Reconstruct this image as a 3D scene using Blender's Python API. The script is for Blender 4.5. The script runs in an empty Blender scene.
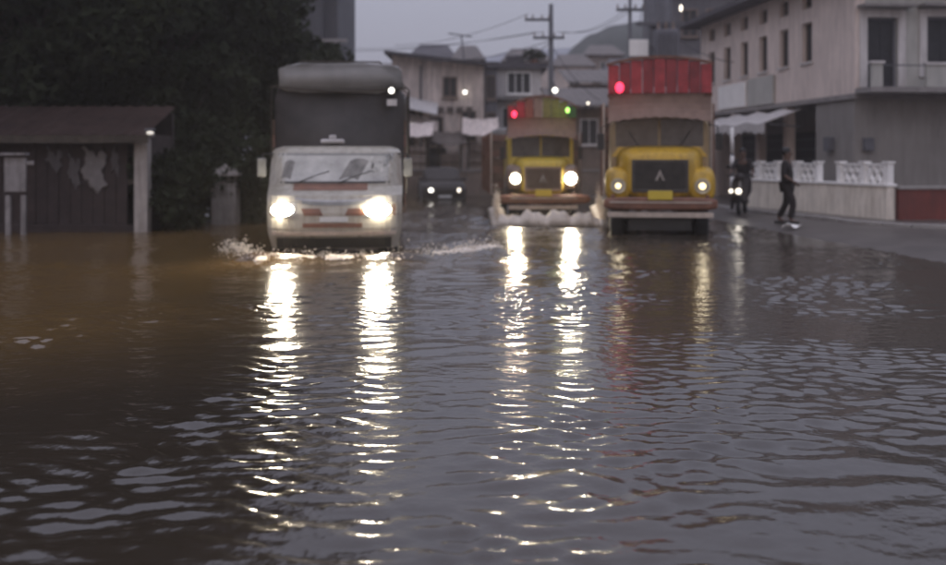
import bpy, bmesh, math, random
import numpy as np
from mathutils import Vector, Matrix

random.seed(7)
rng = np.random.default_rng(7)
sc = bpy.context.scene
COL = sc.collection
R = math.radians

# ------------------------------------------------------------------ camera
F, HX, HY, CH = 1000.0, 473.0, 158.0, 1.55      # focal length and horizon in photo pixels, eye height in metres
cam_d = bpy.data.cameras.new('camera')
cam = bpy.data.objects.new('camera', cam_d)
COL.objects.link(cam)
cam.location = (0, 0, CH)
cam.rotation_euler = (R(90), 0, 0)
cam_d.sensor_width = 36
cam_d.lens = 36 * F / 946
cam_d.shift_y = -(282.5 - HY) / 946
cam_d.clip_start = 0.05
cam_d.clip_end = 2000
cam_d.dof.use_dof = True
cam_d.dof.focus_distance = 6.5
cam_d.dof.aperture_fstop = 1.2
sc.camera = cam

# ------------------------------------------------------------------ world, sun, exposure
w = bpy.data.worlds.new('World')
sc.world = w
w.use_nodes = True
nt = w.node_tree
bg = nt.nodes['Background']
sky = nt.nodes.new('ShaderNodeTexSky')
sky.sky_type = 'NISHITA'
sky.sun_disc = False
sky.sun_elevation = R(4)
sky.sun_rotation = R(200)
sky.dust_density = 3.0
mixn = nt.nodes.new('ShaderNodeMix')
mixn.data_type = 'RGBA'
mixn.inputs[0].default_value = 0.88                 # even evening overcast over a low-sun sky
mixn.inputs[7].default_value = (2.68, 2.70, 3.42, 1)
nt.links.new(sky.outputs[0], mixn.inputs[6])
# overcast luminance rises evenly from horizon to zenith (zenith raised past the CIE overcast law to brighten water and walls)
wtc = nt.nodes.new('ShaderNodeTexCoord')
wsx = nt.nodes.new('ShaderNodeSeparateXYZ')
nt.links.new(wtc.outputs['Generated'], wsx.inputs[0])
wmr = nt.nodes.new('ShaderNodeMapRange')
wmr.inputs['From Min'].default_value = 0.0; wmr.inputs['From Max'].default_value = 1.0
wmr.inputs['To Min'].default_value = 1.0; wmr.inputs['To Max'].default_value = 4.1
nt.links.new(wsx.outputs['Z'], wmr.inputs['Value'])
wmul = nt.nodes.new('ShaderNodeVectorMath'); wmul.operation = 'SCALE'
nt.links.new(mixn.outputs[2], wmul.inputs[0]); nt.links.new(wmr.outputs[0], wmul.inputs['Scale'])
nt.links.new(wmul.outputs[0], bg.inputs[0])
bg.inputs[1].default_value = 0.1
sun_d = bpy.data.lights.new('sun', 'SUN')
sun_d.energy = 0.12
sun_d.angle = R(25)
sun_d.color = (1, 0.9, 0.82)
sun = bpy.data.objects.new('sun', sun_d)
COL.objects.link(sun)
sun.rotation_euler = (R(55), 0, R(-25))
sc.view_settings.view_transform = 'Standard'
sc.view_settings.look = 'None'
sc.view_settings.exposure = 0.0
sc.view_settings.gamma = 1.0
sc.view_settings.use_curve_mapping = False
sc.render.engine = 'CYCLES'
sc.cycles.use_denoising = True
sc.cycles.max_bounces = 6
sc.cycles.volume_bounces = 2
sc.cycles.sample_clamp_indirect = 4.0

# ------------------------------------------------------------------ helpers
def px(x, y, Y):
    return Vector(((x - HX) / F * Y, Y, CH - (y - HY) / F * Y))
def pX(x, Y): return (x - HX) / F * Y
def pZ(y, Y): return CH - (y - HY) / F * Y

def mat(name, col, rough=0.7, metal=0.0, var=0.25, scale=5.0, bump=0.0, bscale=None, streak=None, spec=0.5):
    m = bpy.data.materials.new(name)
    m.use_nodes = True
    t = m.node_tree
    b = t.nodes['Principled BSDF']
    b.inputs['Roughness'].default_value = rough
    b.inputs['Metallic'].default_value = metal
    b.inputs['Specular IOR Level'].default_value = spec
    tc = t.nodes.new('ShaderNodeTexCoord')
    n = t.nodes.new('ShaderNodeTexNoise')
    n.inputs['Scale'].default_value = scale
    n.inputs['Detail'].default_value = 6
    n.inputs['Roughness'].default_value = 0.65
    t.links.new(tc.outputs['Object'], n.inputs['Vector'])
    r = t.nodes.new('ShaderNodeValToRGB')
    r.color_ramp.elements[0].position = 0.3
    r.color_ramp.elements[1].position = 0.7
    r.color_ramp.elements[0].color = (*[max(0, c * (1 - var)) for c in col], 1)
    r.color_ramp.elements[1].color = (*[min(1, c * (1 + var)) for c in col], 1)
    t.links.new(n.outputs['Fac'], r.inputs['Fac'])
    out = r.outputs['Color']
    if streak:                                  # rain-streaked grime, (colour, amount)
        mp = t.nodes.new('ShaderNodeMapping')
        mp.inputs['Scale'].default_value = (5, 5, 0.5)
        t.links.new(tc.outputs['Object'], mp.inputs['Vector'])
        n2 = t.nodes.new('ShaderNodeTexNoise')
        n2.inputs['Scale'].default_value = 1.6
        n2.inputs['Detail'].default_value = 8
        n2.inputs['Roughness'].default_value = 0.7
        t.links.new(mp.outputs[0], n2.inputs['Vector'])
        r2 = t.nodes.new('ShaderNodeValToRGB')
        r2.color_ramp.elements[0].position = 0.42
        r2.color_ramp.elements[1].position = 0.68
        r2.color_ramp.elements[1].color = (streak[1],) * 3 + (1,)
        t.links.new(n2.outputs['Fac'], r2.inputs['Fac'])
        mx = t.nodes.new('ShaderNodeMix')
        mx.data_type = 'RGBA'
        mx.inputs[7].default_value = (*streak[0], 1)
        t.links.new(r2.outputs['Color'], mx.inputs[0])
        t.links.new(out, mx.inputs[6])
        out = mx.outputs[2]
    t.links.new(out, b.inputs['Base Color'])
    if bump:
        n3 = t.nodes.new('ShaderNodeTexNoise')
        n3.inputs['Scale'].default_value = bscale or scale * 4
        n3.inputs['Detail'].default_value = 5
        t.links.new(tc.outputs['Object'], n3.inputs['Vector'])
        bp = t.nodes.new('ShaderNodeBump')
        bp.inputs['Strength'].default_value = bump
        bp.inputs['Distance'].default_value = 0.03
        t.links.new(n3.outputs['Fac'], bp.inputs['Height'])
        t.links.new(bp.outputs[0], b.inputs['Normal'])
    return m

def emat(name, col, strength):
    m = bpy.data.materials.new(name)
    m.use_nodes = True
    b = m.node_tree.nodes['Principled BSDF']
    b.inputs['Base Color'].default_value = (*[0.8 * c for c in col], 1)
    b.inputs['Emission Color'].default_value = (*col, 1)
    b.inputs['Emission Strength'].default_value = strength
    return m

class MB:
    def __init__(s): s.v, s.f = [], []
    def add(s, vs, fs):
        o = len(s.v)
        s.v += [tuple(p) for p in vs]
        s.f += [tuple(i + o for i in f) for f in fs]
        return s
    def box(s, x0, x1, y0, y1, z0, z1):
        return s.add([(x0, y0, z0), (x1, y0, z0), (x1, y1, z0), (x0, y1, z0), (x0, y0, z1), (x1, y0, z1), (x1, y1, z1), (x0, y1, z1)],
                     [(0, 3, 2, 1), (4, 5, 6, 7), (0, 1, 5, 4), (1, 2, 6, 5), (2, 3, 7, 6), (3, 0, 4, 7)])
    def bar(s, p0, p1, w, d):                   # rectangular bar between two points
        p0, p1 = Vector(p0), Vector(p1)
        a = (p1 - p0).normalized()
        u = a.cross(Vector((0, 1, 0)))
        if u.length < 0.1: u = a.cross(Vector((1, 0, 0)))
        u.normalize(); v = a.cross(u)
        c = [(-w / 2, -d / 2), (w / 2, -d / 2), (w / 2, d / 2), (-w / 2, d / 2)]
        vs = [p + u * i + v * j for p in (p0, p1) for i, j in c]
        return s.add(vs, [(0, 1, 2, 3), (7, 6, 5, 4), (0, 4, 5, 1), (1, 5, 6, 2), (2, 6, 7, 3), (3, 7, 4, 0)])
    def tube(s, pts, rad, n=8):
        pts = [Vector(p) for p in pts]
        if not hasattr(rad, '__len__'): rad = [rad] * len(pts)
        rings = []
        for i, p in enumerate(pts):
            a = (pts[min(i + 1, len(pts) - 1)] - pts[max(i - 1, 0)]).normalized()
            u = a.cross(Vector((0.3, 0.9, 0.2)))
            if u.length < 0.15: u = a.cross(Vector((1, 0, 0)))
            u.normalize(); v = a.cross(u)
            rings.append([p + (u * math.cos(2 * math.pi * k / n) + v * math.sin(2 * math.pi * k / n)) * rad[i] for k in range(n)])
        return s.loft(rings)
    def loft(s, rings, caps=True):
        n = len(rings[0]); m = len(rings)
        vs = [p for r in rings for p in r]
        fs = [(i * n + k, i * n + (k + 1) % n, (i + 1) * n + (k + 1) % n, (i + 1) * n + k) for i in range(m - 1) for k in range(n)]
        if caps: fs += [tuple(range(n - 1, -1, -1)), tuple(range((m - 1) * n, m * n))]
        return s.add(vs, fs)
    def patch(s, fn, nu, nv, thick):            # solid sheet: fn(u,v) -> point, thick = offset vector of the back
        th = Vector(thick)
        g = [Vector(fn(i / nu, j / nv)) for j in range(nv + 1) for i in range(nu + 1)]
        N = len(g); W = nu + 1
        fs = [(j * W + i, j * W + i + 1, (j + 1) * W + i + 1, (j + 1) * W + i) for j in range(nv) for i in range(nu)]
        bk = [tuple(N + k for k in reversed(f)) for f in fs]
        bd = [i for i in range(W)] + [j * W + nu for j in range(1, nv + 1)] + [nv * W + i for i in range(nu - 1, -1, -1)] + [j * W for j in range(nv - 1, 0, -1)]
        sd = [(bd[(k + 1) % len(bd)], bd[k], bd[k] + N, bd[(k + 1) % len(bd)] + N) for k in range(len(bd))]
        return s.add(g + [p + th for p in g], fs + bk + sd)
    def sphere(s, c, r, n=10, m=7, sc_=(1, 1, 1)):
        c = Vector(c)
        vs = [c + Vector((0, 0, r * sc_[2]))]
        for j in range(1, m):
            a = math.pi * j / m
            vs += [c + Vector((math.sin(a) * math.cos(2 * math.pi * k / n) * r * sc_[0], math.sin(a) * math.sin(2 * math.pi * k / n) * r * sc_[1], math.cos(a) * r * sc_[2])) for k in range(n)]
        vs.append(c - Vector((0, 0, r * sc_[2])))
        fs = [(0, 1 + k, 1 + (k + 1) % n) for k in range(n)]
        fs += [(1 + j * n + k, 1 + (j + 1) * n + k, 1 + (j + 1) * n + (k + 1) % n, 1 + j * n + (k + 1) % n) for j in range(m - 2) for k in range(n)]
        e = len(vs) - 1; b = 1 + (m - 2) * n
        fs += [(e, b + (k + 1) % n, b + k) for k in range(n)]
        return s.add(vs, fs)
    def build(s, name, m, parent=None, bevel=0, smooth=False, seg=2):
        me = bpy.data.meshes.new(name)
        me.from_pydata(s.v, [], s.f)
        bm = bmesh.new(); bm.from_mesh(me)
        bmesh.ops.recalc_face_normals(bm, faces=bm.faces)
        bm.to_mesh(me); bm.free()
        me.materials.append(m)
        if smooth: me.shade_smooth()
        o = bpy.data.objects.new(name, me)
        COL.objects.link(o)
        if parent: o.parent = parent
        if bevel:
            b = o.modifiers.new('bevel', 'BEVEL')
            b.width = bevel; b.segments = seg; b.limit_method = 'ANGLE'; b.angle_limit = R(40)
        return o

def ring(cx, cz, hw, hh, y, n=28, p=4.0):       # superellipse ring in the xz plane
    o = []
    for k in range(n):
        a = 2 * math.pi * k / n
        c, s_ = math.cos(a), math.sin(a)
        o.append((cx + hw * math.copysign(abs(c) ** (2 / p), c), y, cz + hh * math.copysign(abs(s_) ** (2 / p), s_)))
    return o

def tag(o, label=None, cat=None, group=None, kind=None):
    if label: o['label'] = label
    if cat: o['category'] = cat
    if group: o['group'] = group
    if kind: o['kind'] = kind
    return o
def thing(name, label, cat, loc=(0, 0, 0), rz=0.0, group=None):
    o = bpy.data.objects.new(name, None)
    o.empty_display_size = 0.3
    COL.objects.link(o)
    o.location = loc; o.rotation_euler = (0, 0, rz)
    return tag(o, label, cat, group)
def bx(name, m, parent, x0, x1, y0, y1, z0, z1, bevel=0.0):
    return MB().box(x0, x1, y0, y1, z0, z1).build(name, m, parent, bevel)
def share(o, name, parent, loc):
    c = o.copy(); COL.objects.link(c); c.name = name; c.parent = parent; c.location = loc
    return c
def jit(a): return random.uniform(-a, a)

# ------------------------------------------------------------------ materials
M = dict(
    asphalt=mat('wet_asphalt', (0.05, 0.047, 0.045), 0.35, var=0.35, scale=1.5, bump=0.3, bscale=30),
    earth=mat('wet_verge', (0.085, 0.072, 0.062), 0.4, var=0.35, scale=1.2, bump=0.4, bscale=14),
    white_paint=mat('bus_white', (0.40, 0.37, 0.31), 0.35, var=0.15, scale=2, streak=((0.2, 0.17, 0.12), 0.7)),
    sky_glass=mat('sky_reflection_glass', (0.40, 0.39, 0.36), 0.22, var=0.35, scale=2.2, bump=0.0),  # pale grey puts the sky's reflection into the glass colour
    dark_patch=mat('darker_glass', (0.17, 0.16, 0.145), 0.12, var=0.5, scale=5),  # darker gaps in the painted sky reflection
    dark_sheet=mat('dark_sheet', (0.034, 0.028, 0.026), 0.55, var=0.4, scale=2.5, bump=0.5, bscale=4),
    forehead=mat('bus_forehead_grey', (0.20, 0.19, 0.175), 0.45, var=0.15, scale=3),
    bus_grey=mat('bus_grey_graphic', (0.20, 0.20, 0.19), 0.35, var=0.3),
    glass=mat('dark_glass', (0.012, 0.013, 0.014), 0.08, var=0.2),
    tglass=mat('truck_glass', (0.10, 0.09, 0.08), 0.15, var=0.3),
    black=mat('black_plastic', (0.02, 0.019, 0.018), 0.5, var=0.3),
    rubber=mat('rubber', (0.018, 0.018, 0.018), 0.8, var=0.3),
    steel=mat('dull_steel', (0.35, 0.34, 0.33), 0.4, 0.8, var=0.3),
    yellow=mat('truck_yellow', (0.58, 0.36, 0.03), 0.4, var=0.15, scale=3, streak=((0.16, 0.10, 0.03), 0.6)),
    yellow2=mat('truck_yellow_pale', (0.62, 0.46, 0.05), 0.4, var=0.15, scale=3, streak=((0.16, 0.10, 0.03), 0.6)),
    red2=mat('visor_red_deep', (0.22, 0.026, 0.03), 0.5, var=0.35, scale=4),
    red=mat('visor_red', (0.33, 0.036, 0.042), 0.5, var=0.35, scale=4),
    grille_grey=mat('grille_worn', (0.055, 0.048, 0.042), 0.5, var=0.4),
    cab_tan=mat('cab_faded', (0.30, 0.22, 0.12), 0.5, var=0.25, scale=3),
    nose_grey=mat('nose_faded', (0.24, 0.17, 0.13), 0.45, var=0.25, scale=3, streak=((0.12, 0.08, 0.06), 0.6)),
    rust=mat('visor_rust', (0.26, 0.09, 0.06), 0.5, var=0.3),
    olive=mat('visor_olive', (0.20, 0.17, 0.05), 0.5, var=0.3),
    dgreen=mat('visor_green', (0.06, 0.13, 0.04), 0.5, var=0.3),
    tan=mat('visor_tan', (0.27, 0.18, 0.14), 0.6, var=0.2, scale=4),
    brown=mat('bumper_brown', (0.17, 0.075, 0.045), 0.5, var=0.35, scale=4),
    palebar=mat('bumper_pale', (0.5, 0.42, 0.35), 0.5, var=0.3, scale=5),
    plate=mat('plate_yellow', (0.6, 0.45, 0.05), 0.5, var=0.1),
    platew=mat('plate_white', (0.6, 0.6, 0.58), 0.5, var=0.1),
    plank=mat('cargo_plank', (0.16, 0.10, 0.07), 0.7, var=0.4, scale=3, bump=0.3),
    plank2=mat('cargo_plank_red', (0.22, 0.12, 0.09), 0.7, var=0.4, scale=3, bump=0.3),
    tarp=mat('tarpaulin', (0.13, 0.12, 0.11), 0.6, var=0.3, scale=2, bump=0.5, bscale=5),
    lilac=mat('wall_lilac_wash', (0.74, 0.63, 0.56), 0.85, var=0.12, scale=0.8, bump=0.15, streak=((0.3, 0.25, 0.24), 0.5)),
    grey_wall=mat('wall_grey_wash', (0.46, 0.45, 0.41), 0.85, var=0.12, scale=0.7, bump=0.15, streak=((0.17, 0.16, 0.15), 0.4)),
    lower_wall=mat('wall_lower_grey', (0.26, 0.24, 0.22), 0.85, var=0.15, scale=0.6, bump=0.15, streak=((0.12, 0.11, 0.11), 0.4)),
    trim=mat('trim_white', (0.6, 0.57, 0.55), 0.8, var=0.12, scale=2, streak=((0.3, 0.27, 0.25), 0.5)),
    shutter=mat('shutter_dark', (0.022, 0.022, 0.025), 0.6, var=0.3),
    roof=mat('roof_dark', (0.075, 0.068, 0.075), 0.8, var=0.3, scale=2, bump=0.3),
    tin=mat('roof_tin', (0.095, 0.075, 0.065), 0.6, var=0.35, scale=1.2, bump=0.1),
    white_wall=mat('whitewash_stained', (0.86, 0.79, 0.68), 0.85, var=0.14, scale=2, bump=0.2, streak=((0.36, 0.30, 0.22), 0.6)),
    white=mat('rail_white', (0.88, 0.86, 0.82), 0.7, var=0.06, scale=3, streak=((0.5, 0.46, 0.42), 0.2)),
    redwall=mat('wall_red_oxide', (0.17, 0.045, 0.035), 0.8, var=0.25, scale=1.5, bump=0.2, streak=((0.09, 0.04, 0.035), 0.5)),
    concrete=mat('concrete', (0.25, 0.23, 0.22), 0.85, var=0.25, scale=3, bump=0.3),
    kerb=mat('kerb_concrete', (0.30, 0.28, 0.26), 0.8, var=0.3, scale=3, bump=0.3),
    shed=mat('shed_boards', (0.040, 0.028, 0.026), 0.9, var=0.35, scale=3, bump=0.3),
    shed_roof=mat('shed_roof', (0.042, 0.027, 0.023), 0.95, var=0.35, scale=2, bump=0.3, spec=0.15),
    pillar=mat('pillar_whitewash', (0.40, 0.36, 0.33), 0.85, var=0.2, scale=2, bump=0.2, streak=((0.16, 0.14, 0.12), 0.8)),
    cloth=mat('cloth_pale', (0.17, 0.155, 0.15), 0.9, var=0.2, scale=6),
    cloth_w=mat('board_weathered', (0.26, 0.24, 0.235), 0.9, var=0.3, scale=4, streak=((0.1, 0.09, 0.085), 0.7)),
    cloth2=mat('cloth_grey', (0.09, 0.08, 0.08), 0.9, var=0.2, scale=6),
    bark=mat('bark', (0.06, 0.048, 0.036), 0.9, var=0.35, scale=4, bump=0.6),
    leaf_a=mat('leaf_dark', (0.028, 0.034, 0.018), 0.85, var=0.5, scale=1.0, spec=0.1),
    leaf_b=mat('leaf_mid', (0.036, 0.044, 0.024), 0.85, var=0.5, scale=1.0, spec=0.1),
    leaf_c=mat('leaf_grey', (0.045, 0.052, 0.038), 0.85, var=0.4, scale=0.6, spec=0.1),
    hill=mat('hill_scrub', (0.055, 0.06, 0.055), 0.95, var=0.35, scale=0.12, bump=0.6, bscale=0.6),
    hill2=mat('hill_far', (0.22, 0.23, 0.26), 0.95, var=0.12, scale=0.05),  # distance haze put into the pale blue-grey colour
    pale_house=mat('house_pale', (0.68, 0.58, 0.52), 0.85, var=0.18, scale=1, bump=0.1, streak=((0.18, 0.15, 0.14), 0.7)),
    house_brown=mat('house_brown', (0.22, 0.165, 0.135), 0.85, var=0.25, scale=1, bump=0.1, streak=((0.08, 0.07, 0.06), 0.6)),
    tower=mat('tower_wall', (0.17, 0.17, 0.19), 0.85, var=0.15, scale=0.5, streak=((0.09, 0.09, 0.1), 0.5)),
    big_grey=mat('grey_block', (0.13, 0.125, 0.135), 0.85, var=0.2, scale=0.6, streak=((0.07, 0.065, 0.07), 0.6)),
    tower_dark=mat('tower_dark_wall', (0.075, 0.075, 0.085), 0.85, var=0.2, scale=0.5, streak=((0.04, 0.04, 0.045), 0.5)),
    pole=mat('pole_grey', (0.11, 0.11, 0.12), 0.8, var=0.2, scale=3),
    skin=mat('skin', (0.12, 0.07, 0.05), 0.6, var=0.1),
    hair=mat('hair', (0.01, 0.009, 0.008), 0.6, var=0.2),
    dark_cloth=mat('dark_clothes', (0.018, 0.014, 0.0135), 0.9, var=0.3),
    dark_trouser=mat('dark_trousers', (0.022, 0.017, 0.016), 0.9, var=0.3),
    pale_cloth=mat('pale_shirt', (0.24, 0.22, 0.215), 0.9, var=0.15),
    pale_trouser=mat('pale_trousers', (0.21, 0.195, 0.19), 0.9, var=0.15),
    carpaint=mat('car_dark', (0.035, 0.028, 0.026), 0.7, var=0.2),
    foam=mat('foam', (0.70, 0.62, 0.52), 0.5, var=0.15, scale=8, bump=0.6, bscale=20),
)
E_head = emat('headlamp_glow', (1.0, 0.90, 0.72), 105)
E_head2 = emat('headlamp_glow_warm', (1.0, 0.87, 0.62), 100)
E_dim = emat('headlamp_dim', (1.0, 0.80, 0.42), 2.6)
E_red = emat('lamp_red', (1.0, 0.035, 0.09), 3.2)
E_green = emat('lamp_green', (0.5, 1.0, 0.2), 2.2)
E_bulb = emat('bulb_white', (1.0, 0.95, 0.85), 4)
E_small = emat('bulb_small', (1.0, 0.9, 0.75), 2.6)

# ------------------------------------------------------------------ ground
ROAD = -0.30                                     # road bed under the flood water (water level is 0)
def ground_z(x, y):
    u = x + 0.103 * (y - 20)
    t = np.clip((u - 4.6) / 2.6, 0, 1)
    t2 = np.clip((-6.2 - u) / 2.0, 0, 1)
    t3 = np.clip((y - 42) / 30.0, 0, 1)
    return ROAD + 0.37 * t * t * (3 - 2 * t) + 0.24 * t2 * t2 * (3 - 2 * t2) + 0.9 * t3 * t3 * (3 - 2 * t3)
gx = np.concatenate([np.linspace(-250, -40, 10), np.linspace(-36, 36, 145), np.linspace(40, 250, 10)])
gy = np.concatenate([np.linspace(-60, -12, 6), np.linspace(-10, 80, 181), np.linspace(85, 330, 14)])
def sheet(name, xs, ys, zfn, m, smooth=True):
    X, Y = np.meshgrid(xs, ys)
    Z = zfn(X, Y)
    nx, ny = len(xs), len(ys)
    co = np.stack([X, Y, Z], -1).reshape(-1, 3).astype(np.float32)
    i, j = np.meshgrid(np.arange(nx - 1), np.arange(ny - 1))
    a = (j * nx + i).ravel()
    fc = np.stack([a, a + 1, a + nx + 1, a + nx], -1).astype(np.int32)
    me = bpy.data.meshes.new(name)
    me.vertices.add(len(co)); me.vertices.foreach_set('co', co.ravel())
    me.loops.add(fc.size); me.loops.foreach_set('vertex_index', fc.ravel())
    me.polygons.add(len(fc)); me.polygons.foreach_set('loop_start', np.arange(0, fc.size, 4, dtype=np.int32))
    me.update(calc_edges=True); me.validate()
    if smooth: me.shade_smooth()
    me.materials.append(m)
    o = bpy.data.objects.new(name, me); COL.objects.link(o)
    return o
def gz(X, Y): return ground_z(X, Y) + 0.012 * np.sin(X * 1.7 + 0.6 * Y) * np.sin(Y * 1.1 - X * 0.4)
tag(sheet('ground', gx, gy, gz, M['earth']), kind='structure')

# ------------------------------------------------------------------ flood water
BUS = (pX(334, 15.7), 15.7); TRK1 = (pX(660, 20), 20.0); TRK2 = (pX(543, 24.5), 24.5)
ROADDIR = (-0.103, 1.0)
def smooth_noise(X, Y, seed, lam):
    r = np.random.default_rng(seed); o = 0
    for k in range(7):
        a = r.uniform(0, 2 * np.pi); l = lam * r.uniform(0.6, 1.7)
        o = o + np.sin((X * np.cos(a) + Y * np.sin(a)) * 2 * np.pi / l + r.uniform(0, 6.28))
    return o / 7 ** 0.5
def water_z(X, Y):
    r = np.random.default_rng(11)
    wx = X + 0.07 * smooth_noise(X, Y, 3, 1.6); wy = Y + 0.07 * smooth_noise(X, Y, 4, 1.9)
    amp = np.clip(0.62 + 0.42 * smooth_noise(X, Y * 0.8, 5, 6.0) + 0.22 * smooth_noise(X, Y, 6, 2.2), 0.12, 1.6)
    amp2 = np.clip(0.55 + 0.55 * smooth_noise(X, Y, 8, 3.0), 0.05, 1.7)
    Z = np.zeros_like(X)
    n = 64
    for k in range(n):
        lam = 0.13 * (1.3 / 0.13) ** (k / (n - 1))
        a = R(90) + r.normal(0, 0.45)
        s_ = (0.34 if lam < 0.20 else 0.10 if lam < 0.42 else 0.03) / n ** 0.5 * r.uniform(0.6, 1.4)
        p = (wx * np.cos(a) + wy * np.sin(a)) * 2 * np.pi / lam + r.uniform(0, 6.28)
        Z = Z + s_ * lam / (2 * np.pi) * 1.414 * np.sin(p) * (amp2 if lam < 0.3 else amp)
    Z = Z * 1.0
    # bow waves and wakes of the moving vehicles
    def wake(X0, Y0, hw, h, ahead, spread):
        dy = Y - (Y0 - ahead); dx = X - X0 - ROADDIR[0] * (Y - Y0)
        edge = hw + 0.15 + np.maximum(dy, 0) * spread
        crest = h * np.exp(-((np.abs(dx) - edge) / 0.28) ** 2) * (dy > 0) * np.exp(-np.maximum(dy, 0) / 5)
        front = h * np.exp(-((Y - (Y0 - ahead) - 0.12 * (dx / hw) ** 2) / 0.22) ** 2) * np.exp(-(dx / (hw * 1.1)) ** 6)
        rip = 0.25 * h * np.sin((np.hypot(dx * 0.8, dy) - 0.4) * 6.0) * np.exp(-np.hypot(dx * 0.7, dy) / 1.8)
        return crest + front + rip
    Z = Z + wake(*BUS, 1.05, 0.09, 0.55, 0.33) + wake(*TRK2, 1.15, 0.13, 0.9, 0.16) + wake(*TRK1, 1.1, 0.02, 0.4, 0.3)
    return Z
def spaced(a, b, d0, d1):
    o = [a]
    while o[-1] < b: o.append(o[-1] + d0 + (d1 - d0) * (o[-1] - a) / (b - a))
    return o
wxs = np.array([-120, -60, -35, -25, -20] + spaced(-17.0, -7.0, 0.06, 0.035) + spaced(-6.965, 7.0, 0.028, 0.028) + spaced(7.03, 17.0, 0.035, 0.06) + [20, 25, 35, 60, 120])
wys = np.array([-60, -30, -15, -8, -4] + spaced(-1.0, 2.5, 0.1, 0.1) + spaced(2.53, 34, 0.022, 0.052) + [36, 39, 43, 48, 55])
wm = bpy.data.materials.new('muddy_water'); wm.use_nodes = True
t = wm.node_tree; b = t.nodes['Principled BSDF']
b.inputs['Roughness'].default_value = 0.15
b.inputs['IOR'].default_value = 1.58
tc = t.nodes.new('ShaderNodeTexCoord')
n1 = t.nodes.new('ShaderNodeTexNoise'); n1.inputs['Scale'].default_value = 0.35; n1.inputs['Detail'].default_value = 5
t.links.new(tc.outputs['Object'], n1.inputs['Vector'])
rp = t.nodes.new('ShaderNodeValToRGB')
rp.color_ramp.elements[0].position = 0.35; rp.color_ramp.elements[0].color = (0.030, 0.023, 0.016, 1)
rp.color_ramp.elements[1].position = 0.7; rp.color_ramp.elements[1].color = (0.044, 0.032, 0.021, 1)
t.links.new(n1.outputs['Fac'], rp.inputs['Fac']); 
# warm headlight glow on the left water, put into a browner base colour
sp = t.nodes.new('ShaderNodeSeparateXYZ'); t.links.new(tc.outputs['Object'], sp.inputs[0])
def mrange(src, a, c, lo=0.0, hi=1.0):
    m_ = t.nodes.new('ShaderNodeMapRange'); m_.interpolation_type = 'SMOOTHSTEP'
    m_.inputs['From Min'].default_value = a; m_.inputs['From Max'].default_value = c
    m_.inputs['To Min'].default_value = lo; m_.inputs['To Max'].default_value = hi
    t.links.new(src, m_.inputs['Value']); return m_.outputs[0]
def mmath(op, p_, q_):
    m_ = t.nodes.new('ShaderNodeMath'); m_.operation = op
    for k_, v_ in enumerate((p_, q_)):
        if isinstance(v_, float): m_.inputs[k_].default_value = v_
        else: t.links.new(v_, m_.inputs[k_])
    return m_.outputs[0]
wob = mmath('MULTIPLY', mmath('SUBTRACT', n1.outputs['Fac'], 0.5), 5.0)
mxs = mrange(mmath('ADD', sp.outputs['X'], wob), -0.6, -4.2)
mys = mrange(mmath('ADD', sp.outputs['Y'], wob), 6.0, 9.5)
glow_mix = t.nodes.new('ShaderNodeMix'); glow_mix.data_type = 'RGBA'
glow_mix.inputs[7].default_value = (0.115, 0.070, 0.026, 1)
t.links.new(mmath('MULTIPLY', mxs, mys), glow_mix.inputs[0]); t.links.new(rp.outputs['Color'], glow_mix.inputs[6])
t.links.new(glow_mix.outputs[2], b.inputs['Base Color'])
n2 = t.nodes.new('ShaderNodeTexNoise'); n2.inputs['Scale'].default_value = 11; n2.inputs['Detail'].default_value = 2
t.links.new(tc.outputs['Object'], n2.inputs['Vector'])
bp = t.nodes.new('ShaderNodeBump'); bp.inputs['Strength'].default_value = 0.30; bp.inputs['Distance'].default_value = 0.02
t.links.new(n2.outputs['Fac'], bp.inputs['Height']); t.links.new(bp.outputs[0], b.inputs['Normal'])
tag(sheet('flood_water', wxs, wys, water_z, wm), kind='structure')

# ------------------------------------------------------------------ hills far behind
def ridge(name, m, Y, depth, pts, rough):
    xs = np.linspace(pts[0][0], pts[-1][0], 140)
    hs = np.interp(xs, [p[0] for p in pts], [p[1] for p in pts])
    r = np.random.default_rng(len(name))
    hs = hs + rough * (np.convolve(r.normal(0, 1, 140), np.ones(5) / 5, 'same') + 0.5 * r.normal(0, 1, 140))
    hs[0] = hs[-1] = 0
    mb = MB(); rows = []
    for k, (f, dy) in enumerate(((0.0, -depth), (0.45, -depth * 0.6), (0.8, -depth * 0.25), (1.0, 0), (0.5, depth), (0, depth * 2))):
        rows.append([(x, Y + dy, max(-1.0, h * f + (rough * r.normal() if 0 < f < 1 else 0))) for x, h in zip(xs, hs)])
    W = 140
    mb.add([p for r_ in rows for p in r_], [(j * W + i, j * W + i + 1, (j + 1) * W + i + 1, (j + 1) * W + i) for j in range(5) for i in range(W - 1)])
    return tag(mb.build(name, m, smooth=True), kind='structure')
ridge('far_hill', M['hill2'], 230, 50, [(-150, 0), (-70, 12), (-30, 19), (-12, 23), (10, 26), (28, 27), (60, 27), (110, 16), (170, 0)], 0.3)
ridge('wooded_hill', M['hill'], 120, 30, [(-8, 0), (3, 7), (9, 12), (12.5, 15.5), (17, 17.5), (24, 18.5), (40, 18), (64, 10), (88, 0)], 0.35)

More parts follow.
